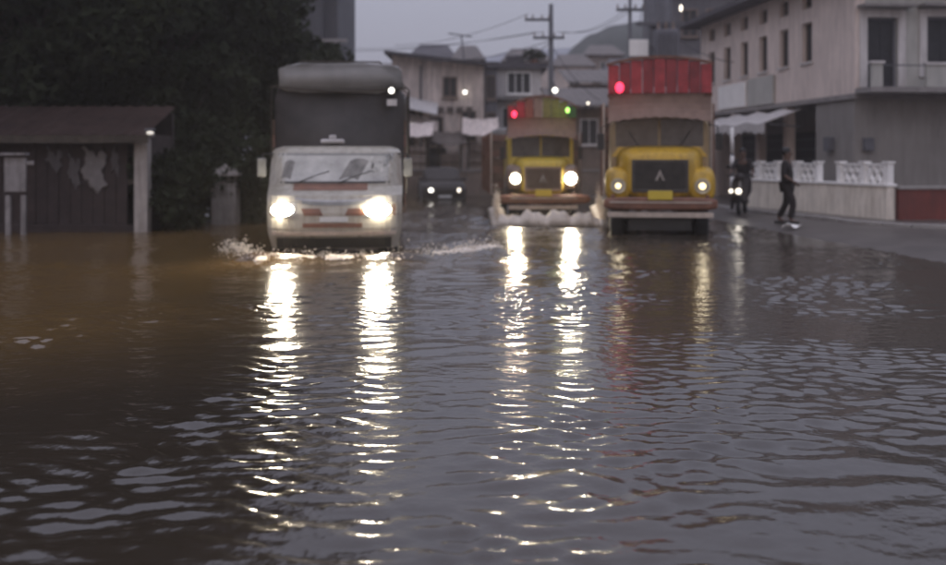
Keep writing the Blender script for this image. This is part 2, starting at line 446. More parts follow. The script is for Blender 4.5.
# ------------------------------------------------------------------ windows and house pieces
def window(parent, x0, x1, z0, z1, y, fm, pm, depth=0.06, bars=1, sill=True, name='window'):
    """frame ring standing proud of the wall plane at y, a pane set back in it, bars and a sill"""
    t_ = 0.06
    mb = MB().box(x0 - t_, x0, y - depth, y + 0.02, z0 - t_, z1 + t_).box(x1, x1 + t_, y - depth, y + 0.02, z0 - t_, z1 + t_)
    mb.box(x0, x1, y - depth, y + 0.02, z1, z1 + t_).box(x0, x1, y - depth, y + 0.02, z0 - t_, z0)
    f = mb.build(name, fm, parent)
    bx('pane', pm, f, x0, x1, y - 0.012, y + 0.02, z0, z1)
    for k in range(bars):
        xc = x0 + (x1 - x0) * (k + 1) / (bars + 1)
        bx('mullion', fm, f, xc - 0.02, xc + 0.02, y - depth * 0.7, y - 0.013, z0, z1)
    if sill: bx('sill', fm, f, x0 - 0.1, x1 + 0.1, y - depth - 0.07, y + 0.02, z0 - t_ - 0.06, z0 - t_ - 0.002)
    return f

# ------------------------------------------------------------------ big building on the right
ANG = math.atan(0.103)
B = thing('corner_building', 'two storey lilac and grey washed building with a row of tall windows', 'building', (10.3, 27.0, 0.0), ANG)
EV = 6.72
# side facade (local x = 0, running along +y); openings for six windows with ventilators above
wins = [2.95 + 1.68 * k for k in range(6)]
L_, D_ = 12.6, 11.0
mb = MB()
mb.box(0, 0.3, 0, L_, 3.3, 4.42)                  # under the windows
mb.box(0, 0.3, 0, L_, 5.60, 6.02)                 # between windows and ventilators
mb.box(0, 0.3, 0, L_, 6.50, EV)
edges = [0] + [e for c in wins for e in (c - 0.34, c + 0.34)] + [L_]
for a, c in zip(edges[0::2], edges[1::2]):
    mb.box(0, 0.3, a, c, 4.42, 5.60); mb.box(0, 0.3, a, c, 6.02, 6.50)
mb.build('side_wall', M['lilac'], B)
for c in wins:
    f = MB().box(0.12, 0.2, c - 0.34, c - 0.29, 4.42, 5.6).box(0.12, 0.2, c + 0.29, c + 0.34, 4.42, 5.6).box(0.12, 0.2, c - 0.29, c + 0.29, 5.54, 5.6).box(0.12, 0.2, c - 0.29, c + 0.29, 4.42, 4.48).build('window', M['house_brown'], B)
    bx('shutter', M['shutter'], f, 0.15, 0.19, c - 0.29, c - 0.006, 4.48, 5.54)
    bx('shutter', M['shutter'], f, 0.15, 0.19, c + 0.006, c + 0.29, 4.48, 5.54)
    bx('sill', M['trim'], f, -0.06, 0.12, c - 0.40, c + 0.40, 4.36, 4.418)
    v = bx('ventilator', M['shutter'], B, 0.16, 0.2, c - 0.34, c + 0.34, 6.02, 6.5)
    for k in range(3): bx('slat', M['house_brown'], v, 0.12, 0.155, c - 0.34, c + 0.34, 6.10 + k * 0.14, 6.14 + k * 0.14)
# front facade (local y = 0): door with balcony, second opening, plain lower wall
ops = [(0.35, 1.22, 3.42, 5.36), (2.05, 3.0, 3.75, 5.40), (4.6, 5.5, 3.75, 5.40), (7.2, 8.1, 3.75, 5.4)]
mb = MB()
mb.box(0.3, D_, 0, 0.3, 5.40, EV)
mb.box(0.3, 0.35, 0, 0.3, 3.3, 5.40); mb.box(0.35, 1.22, 0, 0.3, 5.36, 5.40); mb.box(0.35, 1.22, 0, 0.3, 3.3, 3.42)
xe = [1.22] + [e for o in ops[1:] for e in o[:2]] + [D_]
for a, c in zip(xe[0::2], xe[1::2]): mb.box(a, c, 0, 0.3, 3.3, 5.40)
for o in ops[1:]: mb.box(o[0], o[1], 0, 0.3, 3.3, o[2])
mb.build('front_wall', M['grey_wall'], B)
for k, (a, c, z0, z1) in enumerate(ops):
    f = MB().box(a, a + 0.06, 0.1, 0.2, z0, z1).box(c - 0.06, c, 0.1, 0.2, z0, z1).box(a + 0.06, c - 0.06, 0.1, 0.2, z1 - 0.06, z1).build('door' if k == 0 else 'window', M['tower'], B)
    mid = (a + c) / 2
    bx('shutter', M['shutter'], f, a + 0.06, mid - 0.006, 0.13, 0.18, z0, z1 - 0.06)
    bx('shutter', M['shutter'], f, mid + 0.006, c - 0.06, 0.13, 0.18, z0, z1 - 0.06)
    # raised white surround
    MB().box(a - 0.22, a - 0.002, -0.05, -0.003, z0 if k else 3.46, z1 + 0.22).box(c + 0.002, c + 0.22, -0.05, -0.003, z0 if k else 3.46, z1 + 0.22).box(a - 0.002, c + 0.002, -0.05, -0.003, z1 + 0.002, z1 + 0.22).build('surround', M['trim'], f)
    bx('hood', M['concrete'], f, a - 0.3, c + 0.3, -0.45, -0.051, z1 + 0.24, z1 + 0.31)
# back and far walls, floor slab
bx('back_wall', M['lilac'], B, 0.3, D_, L_ - 0.3, L_, 0, EV)
bx('far_wall', M['lilac'], B, D_ - 0.3, D_, 0.3, L_ - 0.3, 0, EV)
bx('floor_slab', M['concrete'], B, -0.06, D_ + 0.04, -0.06, L_ + 0.04, 3.16, 3.298)
# balcony along the front
bx('balcony_slab', M['concrete'], B, -0.02, D_, -0.95, -0.062, 3.28, 3.42)
bx('balcony_parapet', M['grey_wall'], B, 0.0, 0.3, -0.95, -0.85, 3.422, 4.02)
bx('balcony_parapet', M['grey_wall'], B, 1.5, D_, -0.95, -0.85, 3.422, 4.0)
bx('balcony_coping', M['trim'], B, -0.04, 0.34, -0.99, -0.81, 4.022, 4.09)
bx('balcony_coping', M['trim'], B, 1.46, D_, -0.99, -0.81, 4.002, 4.07)
bx('handrail', M['pole'], B, 0.3, 1.5, -0.92, -0.87, 3.97, 4.0)
# ground floor: plain wall to the front, open shop front set back on the side
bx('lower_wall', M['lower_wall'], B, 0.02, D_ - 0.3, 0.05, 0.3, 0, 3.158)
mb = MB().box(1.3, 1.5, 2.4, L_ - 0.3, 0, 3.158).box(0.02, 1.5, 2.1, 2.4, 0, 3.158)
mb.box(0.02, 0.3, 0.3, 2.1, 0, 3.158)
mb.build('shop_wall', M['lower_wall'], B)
for k, yy in enumerate((4.6, 6.9, 9.2, 11.5)):
    bx('pillar', M['lilac'], B, 0.02, 0.3, yy - 0.16, yy + 0.16, 0, 3.158, 0.02)
for k in range(4):
    s0 = 2.75 + k * 2.3
    sh = bx('shop_shutter', M['shutter'], B, 1.22, 1.298, s0, s0 + 1.7, 0.1, 2.4)
    for q in range(7): bx('rib', M['pole'], sh, 1.19, 1.218, s0, s0 + 1.7, 0.22 + q * 0.32, 0.26 + q * 0.32)
# first floor fascia boards on the side, white sign panel
bx('sign_panel', M['white'], B, -0.09, -0.03, 7.7, 10.4, 3.35, 4.2)
bx('sign_panel', M['grey_wall'], B, -0.09, -0.03, 5.3, 7.5, 3.32, 4.25)
bx('meter_box', M['pole'], B, -0.16, 0.016, 1.2, 1.55, 1.75, 2.15, 0.01)
bx('meter_box', M['pole'], B, 0.25, 0.5, -0.12, 0.046, 1.75, 2.1, 0.01)
# roof: hipped, with an eave overhang and corrugated faces
e = 0.75
x0, x1, y0, y1 = -e, D_ + e, -e, L_ + e
pk = 2.6
mb = MB()
mb.add([(x0, y0, EV), (x1, y0, EV), (x1, y1, EV), (x0, y1, EV), (x0, y0, EV + 0.14), (x1, y0, EV + 0.14), (x1, y1, EV + 0.14), (x0, y1, EV + 0.14),
        (D_ / 2, D_ / 2 - 0.2, EV + pk), (D_ / 2, L_ - D_ / 2 + 0.2, EV + pk)],
       [(3, 2, 1, 0), (0, 1, 5, 4), (1, 2, 6, 5), (2, 3, 7, 6), (3, 0, 4, 7), (4, 5, 8), (5, 6, 9, 8), (6, 7, 9), (7, 4, 8, 9)])
rf = mb.build('roof', M['roof'], B)
for k in range(34):
    yy = y0 + 0.3 + k * (y1 - y0 - 0.6) / 33
    d = min(yy - y0, y1 - yy, 1e9)
    top = min(1.0, d / (D_ / 2 + e))
    if top < 0.08: continue
    MB().bar((x0, yy, EV + 0.15), (x0 + (D_ / 2 + e) * top, yy, EV + 0.15 + (pk - 0.14) * top), 0.05, 0.05).build('roof_rib', M['roof'], rf)

# pale cloth awning in front of the shops
A = thing('shop_awning', 'pale sloping shop awning on the side of the lilac building', 'awning', (10.3, 27.0, 0.0), ANG)
MB().patch(lambda u, v: (-0.08 - 1.15 * v, 3.2 + 6.8 * u, 3.05 - 0.42 * v - 0.04 * math.sin(u * 22)), 34, 4, (0, 0, -0.03)).build('canopy', M['trim'], A, smooth=False)
MB().patch(lambda u, v: (-1.23, 3.2 + 6.8 * u, 2.60 - 0.04 * math.sin(u * 22) - v * (0.26 + 0.04 * math.sin(u * 75))), 68, 2, (0.012, 0, 0)).build('valance', M['trim'], A)
for yy in (3.3, 6.6, 9.9):
    MB().tube([(-0.06, yy, 2.5), (-1.2, yy, 2.6)], 0.02, 6).build('bracket', M['pole'], A)

# ------------------------------------------------------------------ roadside walls on the right
wa, wb = Vector((pX(891, 24.0), 24.0, 0)), Vector((pX(744, 31.0), 31.0, 0))
wl = (wb - wa).length
W_ = thing('balustrade_wall', 'stained white compound wall topped by white ornamental balustrade', 'wall', (wa.x, wa.y, 0), math.atan2(wb.y - wa.y, wb.x - wa.x) - math.pi)
# local x runs from the far end (-wl) to the near end (0); the road side is local -? (built symmetrical)
bx('wall_base', M['white_wall'], W_, -wl, 0, -0.11, 0.11, 0.0, 0.86, 0.01)
bx('coping', M['white'], W_, -wl, 0.03, -0.15, 0.15, 0.862, 0.93, 0.01)
nb = 7
step = wl / nb
post = None
for k in range(nb + 1):
    xx = -k * step
    xx = min(-0.09, max(-wl + 0.09, xx))
    if post is None: post = MB().box(-0.08, 0.08, -0.08, 0.08, 0.932, 1.42).box(-0.11, 0.11, -0.11, 0.11, 1.422, 1.47).build('rail_post', M['white'], W_); post.location = (xx, 0, 0)
    else: share(post, 'rail_post', W_, (xx, 0, 0))
rail = dia = None
for k in range(nb):
    a, c = -(k + 1) * step + 0.085, -k * step - 0.085
    if k in (2,): continue                      # a bay without its upper rail
    wdt = c - a
    if rail is None:
        rail = MB().box(-wdt / 2, wdt / 2, -0.05, 0.05, 1.36, 1.415).build('top_rail', M['white'], W_)
        rail.location = ((a + c) / 2, 0, 0)
        dia = MB()
        m_ = 3; cw = wdt / m_
        for q in range(m_):
            cx = -wdt / 2 + cw * (q + 0.5)
            for s1 in (-1, 1):
                dia.bar((cx - cw / 2 * s1, 0, 0.934), (cx + cw / 2 * s1, 0, 1.358), 0.055, 0.07)
        diam = dia.build('lattice', M['white'], W_); diam.location = rail.location
    else:
        share(rail, 'top_rail', W_, ((a + c) / 2, 0, 0)); share(diam, 'lattice', W_, ((a + c) / 2, 0, 0))
# red wall
RW = thing('red_wall', 'low red oxide wall with pale coping beside the white balustrade', 'wall', (wa.x + 0.16, wa.y + 0.02, 0), R(3))
bx('wall_base', M['redwall'], RW, 0, 9, -0.1, 0.1, 0.0, 0.80, 0.008)
bx('coping', M['kerb'], RW, -0.02, 9.05, -0.14, 0.14, 0.802, 0.875, 0.01)
# kerb stones along the verge: each stone a piece of the kerb
KB = thing('kerb', 'pale concrete kerb stones in front of the roadside walls', 'kerb', (0, 0, 0.0))
kp = [Vector((7.1, 31.5)), Vector((7.7, 27.5)), Vector((8.25, 24.4)), Vector((8.75, 22.3)), Vector((9.5, 21.2)), Vector((10.8, 20.7)), Vector((13, 20.5)), Vector((17, 20.6))]
stone = None; dist = 0
def along(s_):
    for a, c in zip(kp, kp[1:]):
        l = (c - a).length
        if s_ <= l: return a + (c - a) * (s_ / l), math.atan2((c - a).y, (c - a).x)
        s_ -= l
    return None
s_ = 0.35
while along(s_):
    p, an = along(s_)
    if stone is None: stone = MB().box(-0.335, 0.335, -0.08, 0.08, -0.2, 0.15).build('kerb_stone', M['kerb'], KB, 0.02); o = stone
    else: o = share(stone, 'kerb_stone', KB, (0, 0, 0))
    o.location = (p.x, p.y, jit(0.012)); o.rotation_euler = (0, 0, an + jit(0.02))
    s_ += 0.7

# white banded post on the verge
PX = px(732, 0, 27.5)
PT = thing('marker_post', 'slim white banded post beside the scooter rider', 'post', (PX.x, 27.5, 0.02))
MB().tube([(0, 0, 0), (0, 0, 2.4)], 0.045, 10).build('pole', M['pole'], PT, smooth=True)
for z0, z1 in ((0.55, 1.02), (1.22, 1.6), (1.66, 2.38)):
    MB().tube([(0, 0, z0), (0, 0, z1)], 0.05 if z1 < 1.7 else 0.047, 10).build('white_band', M['white'], PT, smooth=True)
MB().tube([(0, 0, -0.1), (0, 0, 0.08), (0, 0, 0.12)], [0.16, 0.14, 0.06], 10).build('base', M['concrete'], PT)

# ------------------------------------------------------------------ people
def skin_mesh(name, verts, edges_, radii, m, parent, root=0, sub=2):
    me = bpy.data.meshes.new(name)
    me.from_pydata(verts, edges_, [])
    o = bpy.data.objects.new(name, me); COL.objects.link(o)
    o.modifiers.new('skin', 'SKIN')
    for k, d in enumerate(me.skin_vertices[0].data):
        r_ = radii[k]; d.radius = r_ if hasattr(r_, '__len__') else (r_, r_)
        d.use_root = (k == root)
    sb = o.modifiers.new('sub', 'SUBSURF'); sb.levels = sub; sb.render_levels = sub
    dg = bpy.context.evaluated_depsgraph_get()
    nm = bpy.data.meshes.new_from_object(o.evaluated_get(dg))
    o.modifiers.clear(); o.data = nm; nm.name = name
    nm.materials.clear(); nm.materials.append(m); nm.shade_smooth()
    o.parent = parent
    return o
STAND = dict(pelvis=(0, 0, .93), waist=(0, 0, 1.08), chest=(0, 0, 1.30), neck=(0, .01, 1.47), jaw=(0, -.02, 1.55), head=(0, 0, 1.64), crown=(0, .01, 1.70),
             sl=(-.17, .01, 1.41), el=(-.25, .03, 1.14), hl=(-.24, -.08, .90), sr=(.17, .01, 1.41), er=(.25, .04, 1.14), hr=(.25, -.05, .89),
             pl=(-.09, 0, .88), kl=(-.10, -.04, .48), al=(-.10, .02, .09), tl=(-.11, -.14, .035), pr=(.09, 0, .88), kr=(.10, -.02, .48), ar=(.11, .06, .09), tr=(.12, -.10, .035))
def person(name, label, loc, rz, pose, shirt, trouser, scale=1.0, long_shirt=False):
    J = dict(STAND); J.update(pose)
    P_ = thing(name, label, 'person', loc, rz)
    P_.scale = (scale,) * 3
    keys = list(J); idx = {k: i for i, k in enumerate(keys)}
    chain = [('pelvis', 'waist'), ('waist', 'chest'), ('chest', 'neck'), ('neck', 'jaw'), ('jaw', 'head'), ('head', 'crown'), ('chest', 'sl'), ('sl', 'el'), ('el', 'hl'), ('chest', 'sr'), ('sr', 'er'), ('er', 'hr'),
             ('pelvis', 'pl'), ('pl', 'kl'), ('kl', 'al'), ('al', 'tl'), ('pelvis', 'pr'), ('pr', 'kr'), ('kr', 'ar'), ('ar', 'tr')]
    rad = dict(pelvis=.12, waist=.12, chest=.14, neck=.055, jaw=.075, head=.095, crown=.06, sl=.06, el=.042, hl=.032, sr=.06, er=.042, hr=.032,
               pl=.085, kl=.056, al=.042, tl=.034, pr=.085, kr=.056, ar=.042, tr=.034)
    body = skin_mesh('body', [J[k] for k in keys], [(idx[a], idx[c]) for a, c in chain], [rad[k] for k in keys], M['skin'], P_)
    # face, ears, hands joined into the same body mesh
    mb = MB()
    hd = Vector(J['head'])
    mb.sphere(hd + Vector((0, -.10, -.03)), .017, 6, 5, (.8, 1.2, 1.4))
    for s1 in (-1, 1):
        mb.sphere(hd + Vector((.088 * s1, .0, -.02)), .025, 6, 5, (.4, .8, 1.2))
        mb.sphere(hd + Vector((.033 * s1, -.088, 0)), .011, 6, 5)
    mb.sphere(hd + Vector((0, -.088, -.075)), .018, 6, 5, (1.5, .5, .4))
    for e_, h_ in (('el', 'hl'), ('er', 'hr')):
        a, c = Vector(J[e_]), Vector(J[h_])
        d = (c - a).normalized(); u = d.cross(Vector((0, 1, .1))).normalized(); v = d.cross(u)
        mb.tube([c, c + d * .04, c + d * .09], [.028, .04, .034], 7)
        for q, (o_, l) in enumerate(((-.03, .065), (-.01, .08), (.01, .075), (.03, .06))):
            b0 = c + d * .085 + v * o_
            mb.tube([b0, b0 + d * l * .5 + u * .006, b0 + d * l + u * .022], [.011, .0095, .007], 5)
        b0 = c + d * .03 - v * .034
        mb.tube([b0, b0 + d * .03 - v * .025, b0 + d * .06 - v * .03], [.013, .011, .008], 5)
    ex = mb.build('tmp', M['skin'])
    bm = bmesh.new(); bm.from_mesh(body.data); bm.from_mesh(ex.data); bm.to_mesh(body.data); bm.free(); body.data.shade_smooth()
    bpy.data.objects.remove(ex)
    # clothes: slightly larger skins over the same joints
    def garment(nm, ch, rr, m, root):
        ks = []
        for a, c in ch:
            for k in (a, c):
                if k not in ks: ks.append(k)
        return skin_mesh(nm, [J[k] for k in ks], [(ks.index(a), ks.index(c)) for a, c in ch], [rr[k] for k in ks], m, P_, ks.index(root))
    def lerp(a, c, f): return tuple(Vector(J[a]).lerp(Vector(J[c]), f))
    J['cl'], J['cr'] = lerp('el', 'hl', .15), lerp('er', 'hr', .15)
    J['hem'] = tuple(Vector(J['pelvis']) + Vector((0, 0, -.10 if not long_shirt else -.22)))
    J['fl'], J['fr'] = lerp('kl', 'al', .93), lerp('kr', 'ar', .93)
    garment('shirt', [('hem', 'waist'), ('waist', 'chest'), ('chest', 'sl'), ('sl', 'el'), ('el', 'cl'), ('chest', 'sr'), ('sr', 'er'), ('er', 'cr')],
            dict(hem=.165, waist=.15, chest=.165, sl=.085, el=.066, cl=.062, sr=.085, er=.066, cr=.062), M[shirt], 'waist')
    garment('trousers', [('pelvis', 'pl'), ('pl', 'kl'), ('kl', 'fl'), ('pelvis', 'pr'), ('pr', 'kr'), ('kr', 'fr')],
            dict(pelvis=.145, pl=.115, kl=.082, fl=.072, pr=.115, kr=.082, fr=.072), M[trouser], 'pelvis')
    hb = MB().sphere(hd + Vector((0, .018, .035)), .108, 14, 9, (.95, 1.0, .95))
    hb.v = [(x, y, z) if not (y < hd.y - .055 and z < hd.z + .05) else (x, hd.y - .05, z) for x, y, z in hb.v]
    hb.build('hair', M['hair'], P_, smooth=True)
    for a, tt in (('al', 'tl'), ('ar', 'tr')):
        an, to = Vector(J[a]), Vector(J[tt])
        d = (to - an); d.z = 0; d.normalize()
        z = to.z
        MB().loft([[tuple(an + d * f + Vector((d.y * s1 * w_, -d.x * s1 * w_, 0)) * 1 + Vector((0, 0, z - an.z + dz))) for s1, dz in ((-1, -.035), (1, -.035), (1, .03), (-1, .03))]
                   for f, w_ in ((-.09, .03), (-.03, .045), (.10, .05), (.19, .03))]).build('shoe', M['black'], P_, 0.01)
    return P_
wp = px(787, 232, 22.3)
person('person', 'person in dark clothes walking on the wet verge before the white wall', (wp.x, 22.3, float(gz(wp.x, 22.3)) + 0.005), R(60),
       dict(kl=(-.09, -.16, .50), al=(-.10, -.10, .10), tl=(-.10, -.26, .05), ar=(.11, .22, .12), tr=(.11, .08, .04), kr=(.10, .04, .48), hl=(-.22, -.20, .98), hr=(.24, .06, .90)), 'dark_cloth', 'dark_trouser', 0.97, True)

# white plastic litter by the walker's feet
lp = px(791, 235, 21.2)
MB().patch(lambda u, v: (0.36 * (u - .5) + .03 * math.sin(9 * v), 0.22 * (v - .5), .05 + .05 * math.sin(7 * u + 3 * v) * math.cos(5 * v)), 10, 8, (0, 0, -0.006)).build('plastic_bag', M['white'])
o = bpy.data.objects['plastic_bag']; o.location = (lp.x, 21.2, float(gz(lp.x, 21.2)) + .03)
tag(o, 'crumpled white plastic bag on the wet verge beside the walker', 'litter')

# ------------------------------------------------------------------ lamps
def spot(parent, loc, col, energy, size=R(75), tilt=R(86), rz=0.0):
    l = bpy.data.lights.new('headlamp_beam', 'SPOT')
    l.energy = energy; l.color = col; l.spot_size = size; l.spot_blend = 0.8; l.shadow_soft_size = 0.08
    o = bpy.data.objects.new('headlamp_beam', l); COL.objects.link(o)
    o.parent = parent; o.location = loc; o.rotation_euler = (tilt, 0, math.pi + rz)   # towards local -y
    return o
def disc(name, m, parent, x, y, z, rx, rz_, depth=0.03, n=20):
    rings_ = [[(x + rx * f * math.cos(2 * math.pi * k / n), y + d, z + rz_ * f * math.sin(2 * math.pi * k / n)) for k in range(n)]
              for f, d in ((1, depth), (1, 0), (0.7, -0.02), (0.3, -0.03))]
    return MB().loft(rings_).build(name, m, parent, smooth=False)
def wheel(parent, x, y, r, wd):
    wv = MB().loft([[(x + dx, y + rr * math.cos(2 * math.pi * k / 24), r + rr * math.sin(2 * math.pi * k / 24)) for k in range(24)]
                    for dx, rr in ((-wd / 2, r * .6), (-wd / 2, r * .93), (-wd * .38, r), (wd * .38, r), (wd / 2, r * .93), (wd / 2, r * .6))]).build('wheel', M['rubber'], parent, smooth=False)
    s1 = 1 if x > 0 else -1
    MB().loft([[(x + s1 * dx, y + rr * math.cos(2 * math.pi * k / 16), r + rr * math.sin(2 * math.pi * k / 16)) for k in range(16)]
               for dx, rr in ((wd * .3, r * .58), (wd * .52, r * .55), (wd * .56, r * .3), (wd * .62, r * .12))]).build('rim', M['steel'], wv)

# ------------------------------------------------------------------ pale lorry with a tall sheeted load
LO = thing('pale_lorry', 'pale lorry with blazing headlights and a tall dark sheeted load', 'truck', (BUS[0], BUS[1], ROAD), R(5.3))
def lfy(x, z):
    y = 0.05 * (x / 1.06) ** 2 + 0.30 * max(0, (abs(x) - 0.72) / 0.34) ** 2.2
    return y + float(np.interp(z, [.4, .6, .75, .98, 1.15, 1.26, 1.40, 1.95, 2.01, 2.05], [.08, -.02, -.07, -.06, .0, .08, .40, .74, .86, 1.05]))
def lhw(z): return float(np.interp(z, [.4, .7, 1.3, 1.42, 1.95, 2.01, 2.05], [1.0, 1.06, 1.08, 1.09, 1.07, 1.03, .92]))
rings_ = []
for z in (.42, .5, .6, .68, .75, .86, .98, 1.07, 1.15, 1.2, 1.26, 1.33, 1.40, 1.55, 1.75, 1.95, 2.01, 2.05):
    h = lhw(z)
    fr = [(h * k / 12, lfy(1.06 * k / 12, z), z) for k in range(-12, 13)]
    rings_.append(fr + [(h, 1.4, z), (h, 1.95, z), (h * .96, 2.02, z), (-h * .96, 2.02, z), (-h, 1.95, z), (-h, 1.4, z)])
MB().loft(rings_).build('cab', M['white_paint'], LO, smooth=False)
def lp_(name, m, x0, x1, z0, z1, off, nu=12, nv=4, skew=0.0, par=None, curve=0.0):
    def f(u, v):
        x = x0 + (x1 - x0) * u + skew * v; z = z0 + (z1 - z0) * v + curve * (1 - (2 * u - 1) ** 2)
        return (x, lfy(x, z) - off, z)
    return MB().patch(f, nu, nv, (0, off + 0.02, 0)).build(name, m, par or LO)
ws = lp_('windscreen', M['sky_glass'], -1.0, 1.0, 1.475, 1.93, 0.010, 24, 8)
lp_('windscreen_seal', M['black'], -.98, .98, 1.445, 1.473, 0.014, 20, 1, par=ws)
lp_('darker_glass', M['dark_patch'], .05, .36, 1.49, 1.80, 0.011, 6, 6, skew=.18, par=ws, curve=.05)
lp_('darker_glass', M['dark_patch'], -.88, -.72, 1.50, 1.78, 0.011, 4, 6, skew=.06, par=ws, curve=.04)
for k in range(24):                              # branch reflections painted as flecks on the driver's side of the screen
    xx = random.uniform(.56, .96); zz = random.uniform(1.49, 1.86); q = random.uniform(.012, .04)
    lp_('reflection_fleck', M[('tglass', 'bus_grey', 'trim')[k % 3]], xx, xx + q, zz, zz + q * random.uniform(.8, 2.2), 0.012 + .0004 * k, 2, 2, skew=random.uniform(-.04, .04), par=ws)
lp_('sun_strip', M['bus_grey'], -.95, .95, 1.895, 1.928, 0.013, 20, 1, par=ws)
for s1 in (-.62, .05):
    MB().tube([(s1, lfy(s1, 1.46) - .04, 1.45), (s1 + .28, lfy(s1 + .2, 1.6) - .035, 1.56), (s1 + .52, lfy(s1 + .5, 1.66) - .03, 1.64)], .008, 5).build('wiper', M['black'], LO)
lp_('cowl_vent', M['brown'], -.66, .52, 1.335, 1.44, 0.012, 14, 3)
lp_('bonnet_edge', M['steel'], -.62, .62, 1.20, 1.225, 0.012, 14, 1, curve=-.04)
gs = lp_('grille', M['bus_grey'], -.50, .50, 1.13, 1.185, 0.008, 12, 1, curve=-.03)
for s1 in (-1, 1):
    a = s1 * .17; c = s1 * .46
    lp_('bumper_vent', M['brown'], min(a, c), max(a, c), .95, 1.06, 0.010, 5, 3, skew=.05 * s1)
lp_('lower_intake', M['brown'], -.48, .44, .765, .83, 0.012, 12, 2)
lp_('number_plate', M['platew'], -.22, .22, .85, .93, 0.02, 4, 1)
lp_('bumper_lip', M['palebar'], -.98, .98, .64, .70, 0.035, 20, 1)
lp_('skirt', M['black'], -.9, .9, .43, .60, 0.02, 16, 2)
for s1, rr in ((-1, .115), (1, .135)):
    x = -.80 if s1 < 0 else .68
    hs = lp_('headlight', M['steel'], x - .2, x + .2, .93, 1.15, 0.012, 8, 4)
    yb = lfy(x, 1.04) - .05
    disc('lens', E_head, hs, x, yb, 1.04, rr * 1.5, rr * .85, .06)
    spot(LO, (x, yb - .07, 1.04), (1, .82, .55), 110, size=R(140), tilt=R(80))
    lp_('indicator', M['brown'], s1 * .97 - .05, s1 * .97 + .05, .95, 1.12, 0.012, 2, 2)
for s1 in (-1, 1):
    ma = MB().tube([(s1 * 1.02, .75, 1.92), (s1 * 1.16, .5, 1.92), (s1 * 1.17, .48, 1.5)], .016, 6).build('mirror_arm', M['black'], LO)
    bx('mirror', M['bus_grey'], ma, s1 * 1.17 - .07, s1 * 1.17 + .07, .43, .47, 1.55, 1.85, .015)
    bx('side_window', M['tglass'], LO, min(s1 * 1.0, s1 * 1.066), max(s1 * 1.0, s1 * 1.066), 1.0, 1.8, 1.45, 1.9)
    bx('door_handle', M['black'], LO, min(s1 * 1.05, s1 * 1.085), max(s1 * 1.05, s1 * 1.085), 1.55, 1.7, 1.22, 1.26)
    wheel(LO, s1 * .9, .85, .40, .22); wheel(LO, s1 * .88, 5.6, .42, .40)
    bx('chassis_rail', M['black'], LO, s1 * .4 - .05, s1 * .4 + .05, .4, 7.0, .55, .75)
rl = bx('roof_marker', M['trim'], LO, -.28, .12, 1.15, 1.4, 2.10, 2.17, .03)
bx('marker_base', M['black'], rl, -.2, .04, 1.18, 1.36, 2.03, 2.098)
bx('marker_top', M['trim'], rl, -.14, -.02, 1.2, 1.35, 2.172, 2.24, .02)
# load: plank sides, dark sheet over the front, paler sheet on top
hw = 1.19; y0_, y1_ = 2.15, 7.0
bx('cargo_floor', M['plank'], LO, -hw, hw, y0_ + .1, y1_, .86, .98)
for k in range(6):
    for s1 in (-1, 1):
        bx('side_plank', M['plank' if k % 2 else 'plank2'], LO, min(s1 * hw, s1 * (hw - .04)), max(s1 * hw, s1 * (hw - .04)), y0_ + .12, y1_, 1.0 + k * .26, 1.24 + k * .26)
rr = random.Random(4); rg = []
for k in range(10):
    y = y0_ + (y1_ - y0_) * k / 9
    e_ = .93 if k in (0, 9) else 1.0
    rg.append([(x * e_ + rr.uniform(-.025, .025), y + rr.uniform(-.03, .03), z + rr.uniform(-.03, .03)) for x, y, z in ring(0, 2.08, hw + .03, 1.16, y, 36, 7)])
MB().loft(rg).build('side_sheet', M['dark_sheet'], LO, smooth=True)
rg = []
for k in range(10):
    y = y0_ - .05 + (y1_ - y0_ + .1) * k / 9
    hh = .25 if k in (0, 9) else .29
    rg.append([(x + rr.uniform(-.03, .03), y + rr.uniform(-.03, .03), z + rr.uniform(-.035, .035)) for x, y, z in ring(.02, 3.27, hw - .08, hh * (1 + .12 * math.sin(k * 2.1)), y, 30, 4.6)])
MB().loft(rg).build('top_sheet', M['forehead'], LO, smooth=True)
for k in range(5):
    yy = y0_ + .5 + k * .95
    MB().tube([(-hw - .07, yy, 1.5), (-hw - .06, yy, 3.1), (-hw * .6, yy, 3.62), (hw * .6, yy, 3.62), (hw + .06, yy, 3.1), (hw + .07, yy, 1.5)], .014, 5).build('rope', M['bark'], LO)
MB().tube([(-hw - .03, y0_ - .06, 3.12), (0, y0_ - .09, 3.02), (hw + .03, y0_ - .06, 3.10)], .014, 5).build('rope', M['bark'], LO)
wk = bx('street_bulb', M['black'], LO, .84, 1.0, y0_ - .16, y0_ - .05, 2.97, 3.13, .01)  # street lamp from the background, mounted on the load front
disc('bulb', E_bulb, wk, .92, y0_ - .19, 3.05, .05, .05)
bx('added_lamp_bracket', M['trim'], wk, .84, 1.02, y0_ - .12, y0_ - .04, 2.78, 2.90, .01)

